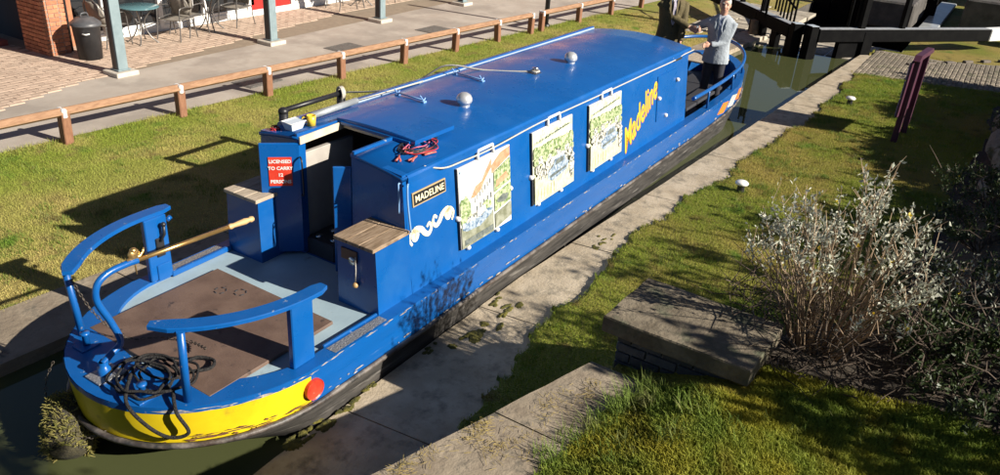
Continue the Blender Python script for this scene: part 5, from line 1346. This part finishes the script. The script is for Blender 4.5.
# ================================================================== PEOPLE
def remesh(b, name, m, parent=None, vox=.014, sm=3):
    o = b.build(name, m, None, fix=True); o.modifiers.new('r', 'REMESH'); md = o.modifiers['r']; md.mode = 'VOXEL'; md.voxel_size = vox; md.use_smooth_shade = True
    s_ = o.modifiers.new('s', 'SMOOTH'); s_.factor = .5; s_.iterations = sm
    dg = bpy.context.evaluated_depsgraph_get(); me = bpy.data.meshes.new_from_object(o.evaluated_get(dg)); old = o.data; o.modifiers.clear(); o.data = me; bpy.data.meshes.remove(old); me.name = name
    if not me.materials: me.materials.append(m)
    if parent is not None: o.parent = parent
    return o
def ering(c, rx, ry, n=16, ang=0, M=None):
    out = []
    for j in range(n):
        a = 2 * PI * j / n; x, y = rx * math.cos(a), ry * math.sin(a); out.append((c[0] + x * math.cos(ang) - y * math.sin(ang), c[1] + x * math.sin(ang) + y * math.cos(ang), c[2]))
    return out
def ik(sh, hand, l1, l2, hint):
    sh = Vector(sh); hand = Vector(hand); d = hand - sh; L_ = min(d.length, (l1 + l2) * .995); a = (l1 * l1 - l2 * l2 + L_ * L_) / (2 * L_); h = math.sqrt(max(0, l1 * l1 - a * a)); u = d.normalized(); hv = Vector(hint); hv = (hv - u * hv.dot(u)).normalized()
    return sh + u * a + hv * h, sh + u * L_
def person(lab, loc, yaw, Hh, jm, tm, hm, handR, handL, tiem, headyaw=0):
    """local frame: +x forward, +y left, z up from the feet; hands given in world space"""
    k = Hh / 1.76; inv = Matrix.Translation(Vector(loc)) @ Matrix.Rotation(yaw, 4, 'Z'); inv = inv.inverted()
    hr_ = inv @ Vector(handR); hl_ = inv @ Vector(handL)
    b = MB(); HZ = 1.58 * k
    def V3(x, y, z): return (x * k, y * k, z * k)
    # head, neck, hands: one continuous skin body (the hidden trunk joins them)
    Mh = Matrix.Rotation(headyaw, 3, 'Z')
    def hp(x, y, z): q = Mh @ Vector((x * k, y * k, 0)); return (q.x, q.y, z * k)
    b.ell(hp(.01, 0, 1.655), (.098 * k, .078 * k, .115 * k), n=18, k=14); b.ell(hp(.035, 0, 1.6), (.07 * k, .062 * k, .075 * k)); b.ell(hp(.06, 0, 1.565), (.035 * k, .035 * k, .03 * k))
    b.tube([hp(.098, 0, 1.665), hp(.122, 0, 1.63), hp(.105, 0, 1.617)], [.012 * k, .018 * k, .014 * k], 8)
    for s in (-1, 1): b.ell(hp(0, s * .08, 1.64), (.022 * k, .012 * k, .034 * k)); b.ell(hp(.075, s * .04, 1.615), (.022 * k, .022 * k, .022 * k))
    b.ell(hp(.094, 0, 1.592), (.014 * k, .026 * k, .007 * k)); b.ell(hp(.085, 0, 1.69), (.02 * k, .06 * k, .012 * k))
    b.tube([V3(-.01, 0, 1.36), V3(0, 0, 1.5), V3(.01, 0, 1.58)], [.075 * k, .06 * k, .058 * k], 12)
    b.loft([ering(V3(0, 0, .85), .1 * k, .14 * k), ering(V3(0, 0, 1.1), .1 * k, .14 * k), ering(V3(0, 0, 1.38), .09 * k, .15 * k)])
    arms = []
    for s, hd, hint in ((-1, hr_, (-.2, -1, -.6)), (1, hl_, (-.6, .7, -1))):
        sh = Vector(V3(0, s * .185, 1.37)); el_, hd2 = ik(sh, hd, .30 * k, .27 * k, hint); arms.append((sh, el_, hd2))
        f = (hd2 - el_).normalized(); b.tube([sh * .6 + Vector(V3(0, 0, 1.3)) * .4, sh, el_, hd2], [.05 * k, .05 * k, .04 * k, .028 * k], 10)
        # palm and five curled fingers
        side = f.cross(Vector((0, 0, 1))); side = side.normalized() if side.length > .1 else Vector((0, 1, 0)); upv = side.cross(f)
        pc_ = hd2 + f * .05 * k; Mp = Matrix((f, upv, side)).transposed(); b.ell(pc_, (.055 * k, .042 * k, .018 * k), M=Mp)
        for q in range(4):
            r0 = pc_ + f * .04 * k + upv * (.03 - .02 * q) * k; ln = (.07, .078, .074, .058)[q] * k; cu = side * (-s)
            b.tube([r0, r0 + f * ln * .5 + cu * .01 * k, r0 + f * ln * .8 + cu * .035 * k, r0 + f * ln * .72 + cu * .055 * k], [.0095 * k, .009 * k, .0085 * k, .007 * k], 6)
        b.tube([pc_ - f * .02 * k + upv * .03 * k, pc_ + f * .02 * k + upv * .058 * k - side * s * .015 * k, pc_ + f * .055 * k + upv * .055 * k - side * s * .03 * k], [.013 * k, .011 * k, .009 * k], 6)
    body = remesh(b, 'person', skin, None, .0095, 2)
    body.location = loc; body.rotation_euler = (0, 0, yaw); tag(body, lab, 'person')
    # trousers
    b = MB(); b.loft([ering(V3(0, 0, .98), .125 * k, .165 * k), ering(V3(0, 0, .86), .13 * k, .175 * k), ering(V3(0, 0, .78), .12 * k, .17 * k)])
    for s in (-1, 1): b.tube([V3(0, s * .085, .86), V3(.01, s * .09, .66), V3(.015, s * .1, .48), V3(-.005, s * .105, .25), V3(-.01, s * .11, .06)], [.1 * k, .09 * k, .072 * k, .066 * k, .068 * k], 14)
    remesh(b, 'trousers', tm, body, .016)
    for s in (-1, 1):
        b = MB(); b.ell(V3(.05, s * .11, .045), (.14 * k, .048 * k, .045 * k)); b.box(V3(.045, s * .11, .012), (.25 * k, .085 * k, .02), .008); b.build('shoe', blackp, body)
    # jacket: torso with open front, sleeves
    b = MB(); secs = []
    for z, rx, ry, xo in ((.74, .155, .215, 0), (.84, .15, .21, 0), (.98, .135, .19, .0), (1.08, .132, .183, .0), (1.22, .14, .2, .0), (1.34, .135, .215, -.005), (1.42, .115, .195, -.015), (1.475, .085, .12, -.02), (1.505, .07, .085, -.02)): secs.append(ering(V3(xo, 0, z), rx * k, ry * k, 22))
    b.loft(secs)
    for (sh, el_, hd2), s in zip(arms, (-1, 1)):
        inn = Vector(V3(-.01, s * .11, 1.37)); f = (hd2 - el_).normalized()
        b.tube([inn, sh, sh.lerp(el_, .5), el_, el_.lerp(hd2, .5), hd2 - f * .005], [.08 * k, .072 * k, .065 * k, .06 * k, .052 * k, .045 * k], 14)
    jk = remesh(b, 'jacket', jm, body, .013, 3)
    # shirt front, tie, lapels, buttons
    def fx(z): return float(np.interp(z, [.74, .98, 1.08, 1.22, 1.34, 1.42, 1.475], [.155, .135, .132, .14, .13, .1, .066])) * k
    b = MB(); b.add([V3(fx(1.08) / k + .016, 0, 1.1), (fx(1.3) + 0.02, -.045 * k, 1.3 * k), (fx(1.44) + 0.028, -.055 * k, 1.45 * k), (fx(1.47) + .025, -.04 * k, 1.51 * k), (fx(1.47) + .035, 0, 1.49 * k), (fx(1.47) + .025, .04 * k, 1.51 * k), (fx(1.44) + 0.028, .055 * k, 1.45 * k), (fx(1.3) + 0.02, .045 * k, 1.3 * k)], [tuple(range(8))]); 
    o = b.build('shirt', shirt, body); mm = o.modifiers.new('s', 'SOLIDIFY'); mm.thickness = .006
    b = MB(); b.loft([[(fx(z) + .034 + e, y * k, z * k) for y, e in ((-w, -.01), (-w, .002), (w, .002), (w, -.01))] for z, w in ((1.09, .008), (1.14, .028), (1.36, .02), (1.455, .014), (1.49, .02))], smooth=False); b.build('tie', tiem, body)
    for s in (-1, 1):
        b = MB(); pl_ = [(1.1, .0, .012), (1.24, .05, .01), (1.33, .09, .008), (1.36, .075, .01), (1.4, .095, .006), (1.46, .07, .006), (1.5, .05, .0), (1.44, .03, .02), (1.3, .025, .014)]
        vs = [(fx(z) + e + .018 - .25 * y * y * k, s * y * k, z * k) for z, y, e in pl_]
        b.add(vs, [tuple(range(len(vs)))]); o = b.build('lapel', jm, jk); mm = o.modifiers.new('s', 'SOLIDIFY'); mm.thickness = .01; mm.offset = 1
    b = MB()
    for z in (1.06, .96): b.ell((fx(z) + .006, .01, z * k), (.008, .012, .012), n=8, k=6)
    b.build('buttons', trous, jk)
    # hair: cap of strands
    b = MB(); b.ell(hp(-.018, 0, 1.685), (.102 * k, .087 * k, .103 * k), n=18, k=12); b.ell(hp(-.05, 0, 1.62), (.062 * k, .082 * k, .085 * k)); b.ell(hp(.045, .01, 1.748), (.05 * k, .06 * k, .025 * k))
    remesh(b, 'hair', hm, body, .01, 2)
    for s in (-1, 1):
        b = MB(); b.ell(hp(.09, s * .034, 1.665), (.012 * k, .016 * k, .008 * k), n=8, k=6); b.build('eye', trous, body)
        b = MB(); b.tube([hp(.1, s * .016, 1.69), hp(.096, s * .056, 1.69)], .005 * k, 5); b.build('eyebrow', hm, body)
    b = MB(); b.ell(hp(.1, 0, 1.59), (.01 * k, .024 * k, .004 * k), n=10, k=6); b.build('lips', mat('lips', (.4, .16, .13), rough=.5), body)
    return body
MB().box((8.42, .1, -.15), (.5, .5, .14), .01).build('well_step', intdark, boat)
shake = Vector((8.32, -.36, 1.06))
person('man in a pale grey blue jacket shaking hands in the bow', (8.62, -.72, -.22), math.radians(190), 1.78, jacketR, trous, hairm, shake + Vector((.06, -.07, -.01)), (8.40, -.66, .84), tie, .12)
person('man in an olive tweed jacket reaching out to shake hands', (8.40, .06, -.08), math.radians(212), 1.86, jacketL, trous, hairb, shake + Vector((.0, .07, .01)), (8.15, -.25, .62), tiepale, 0)
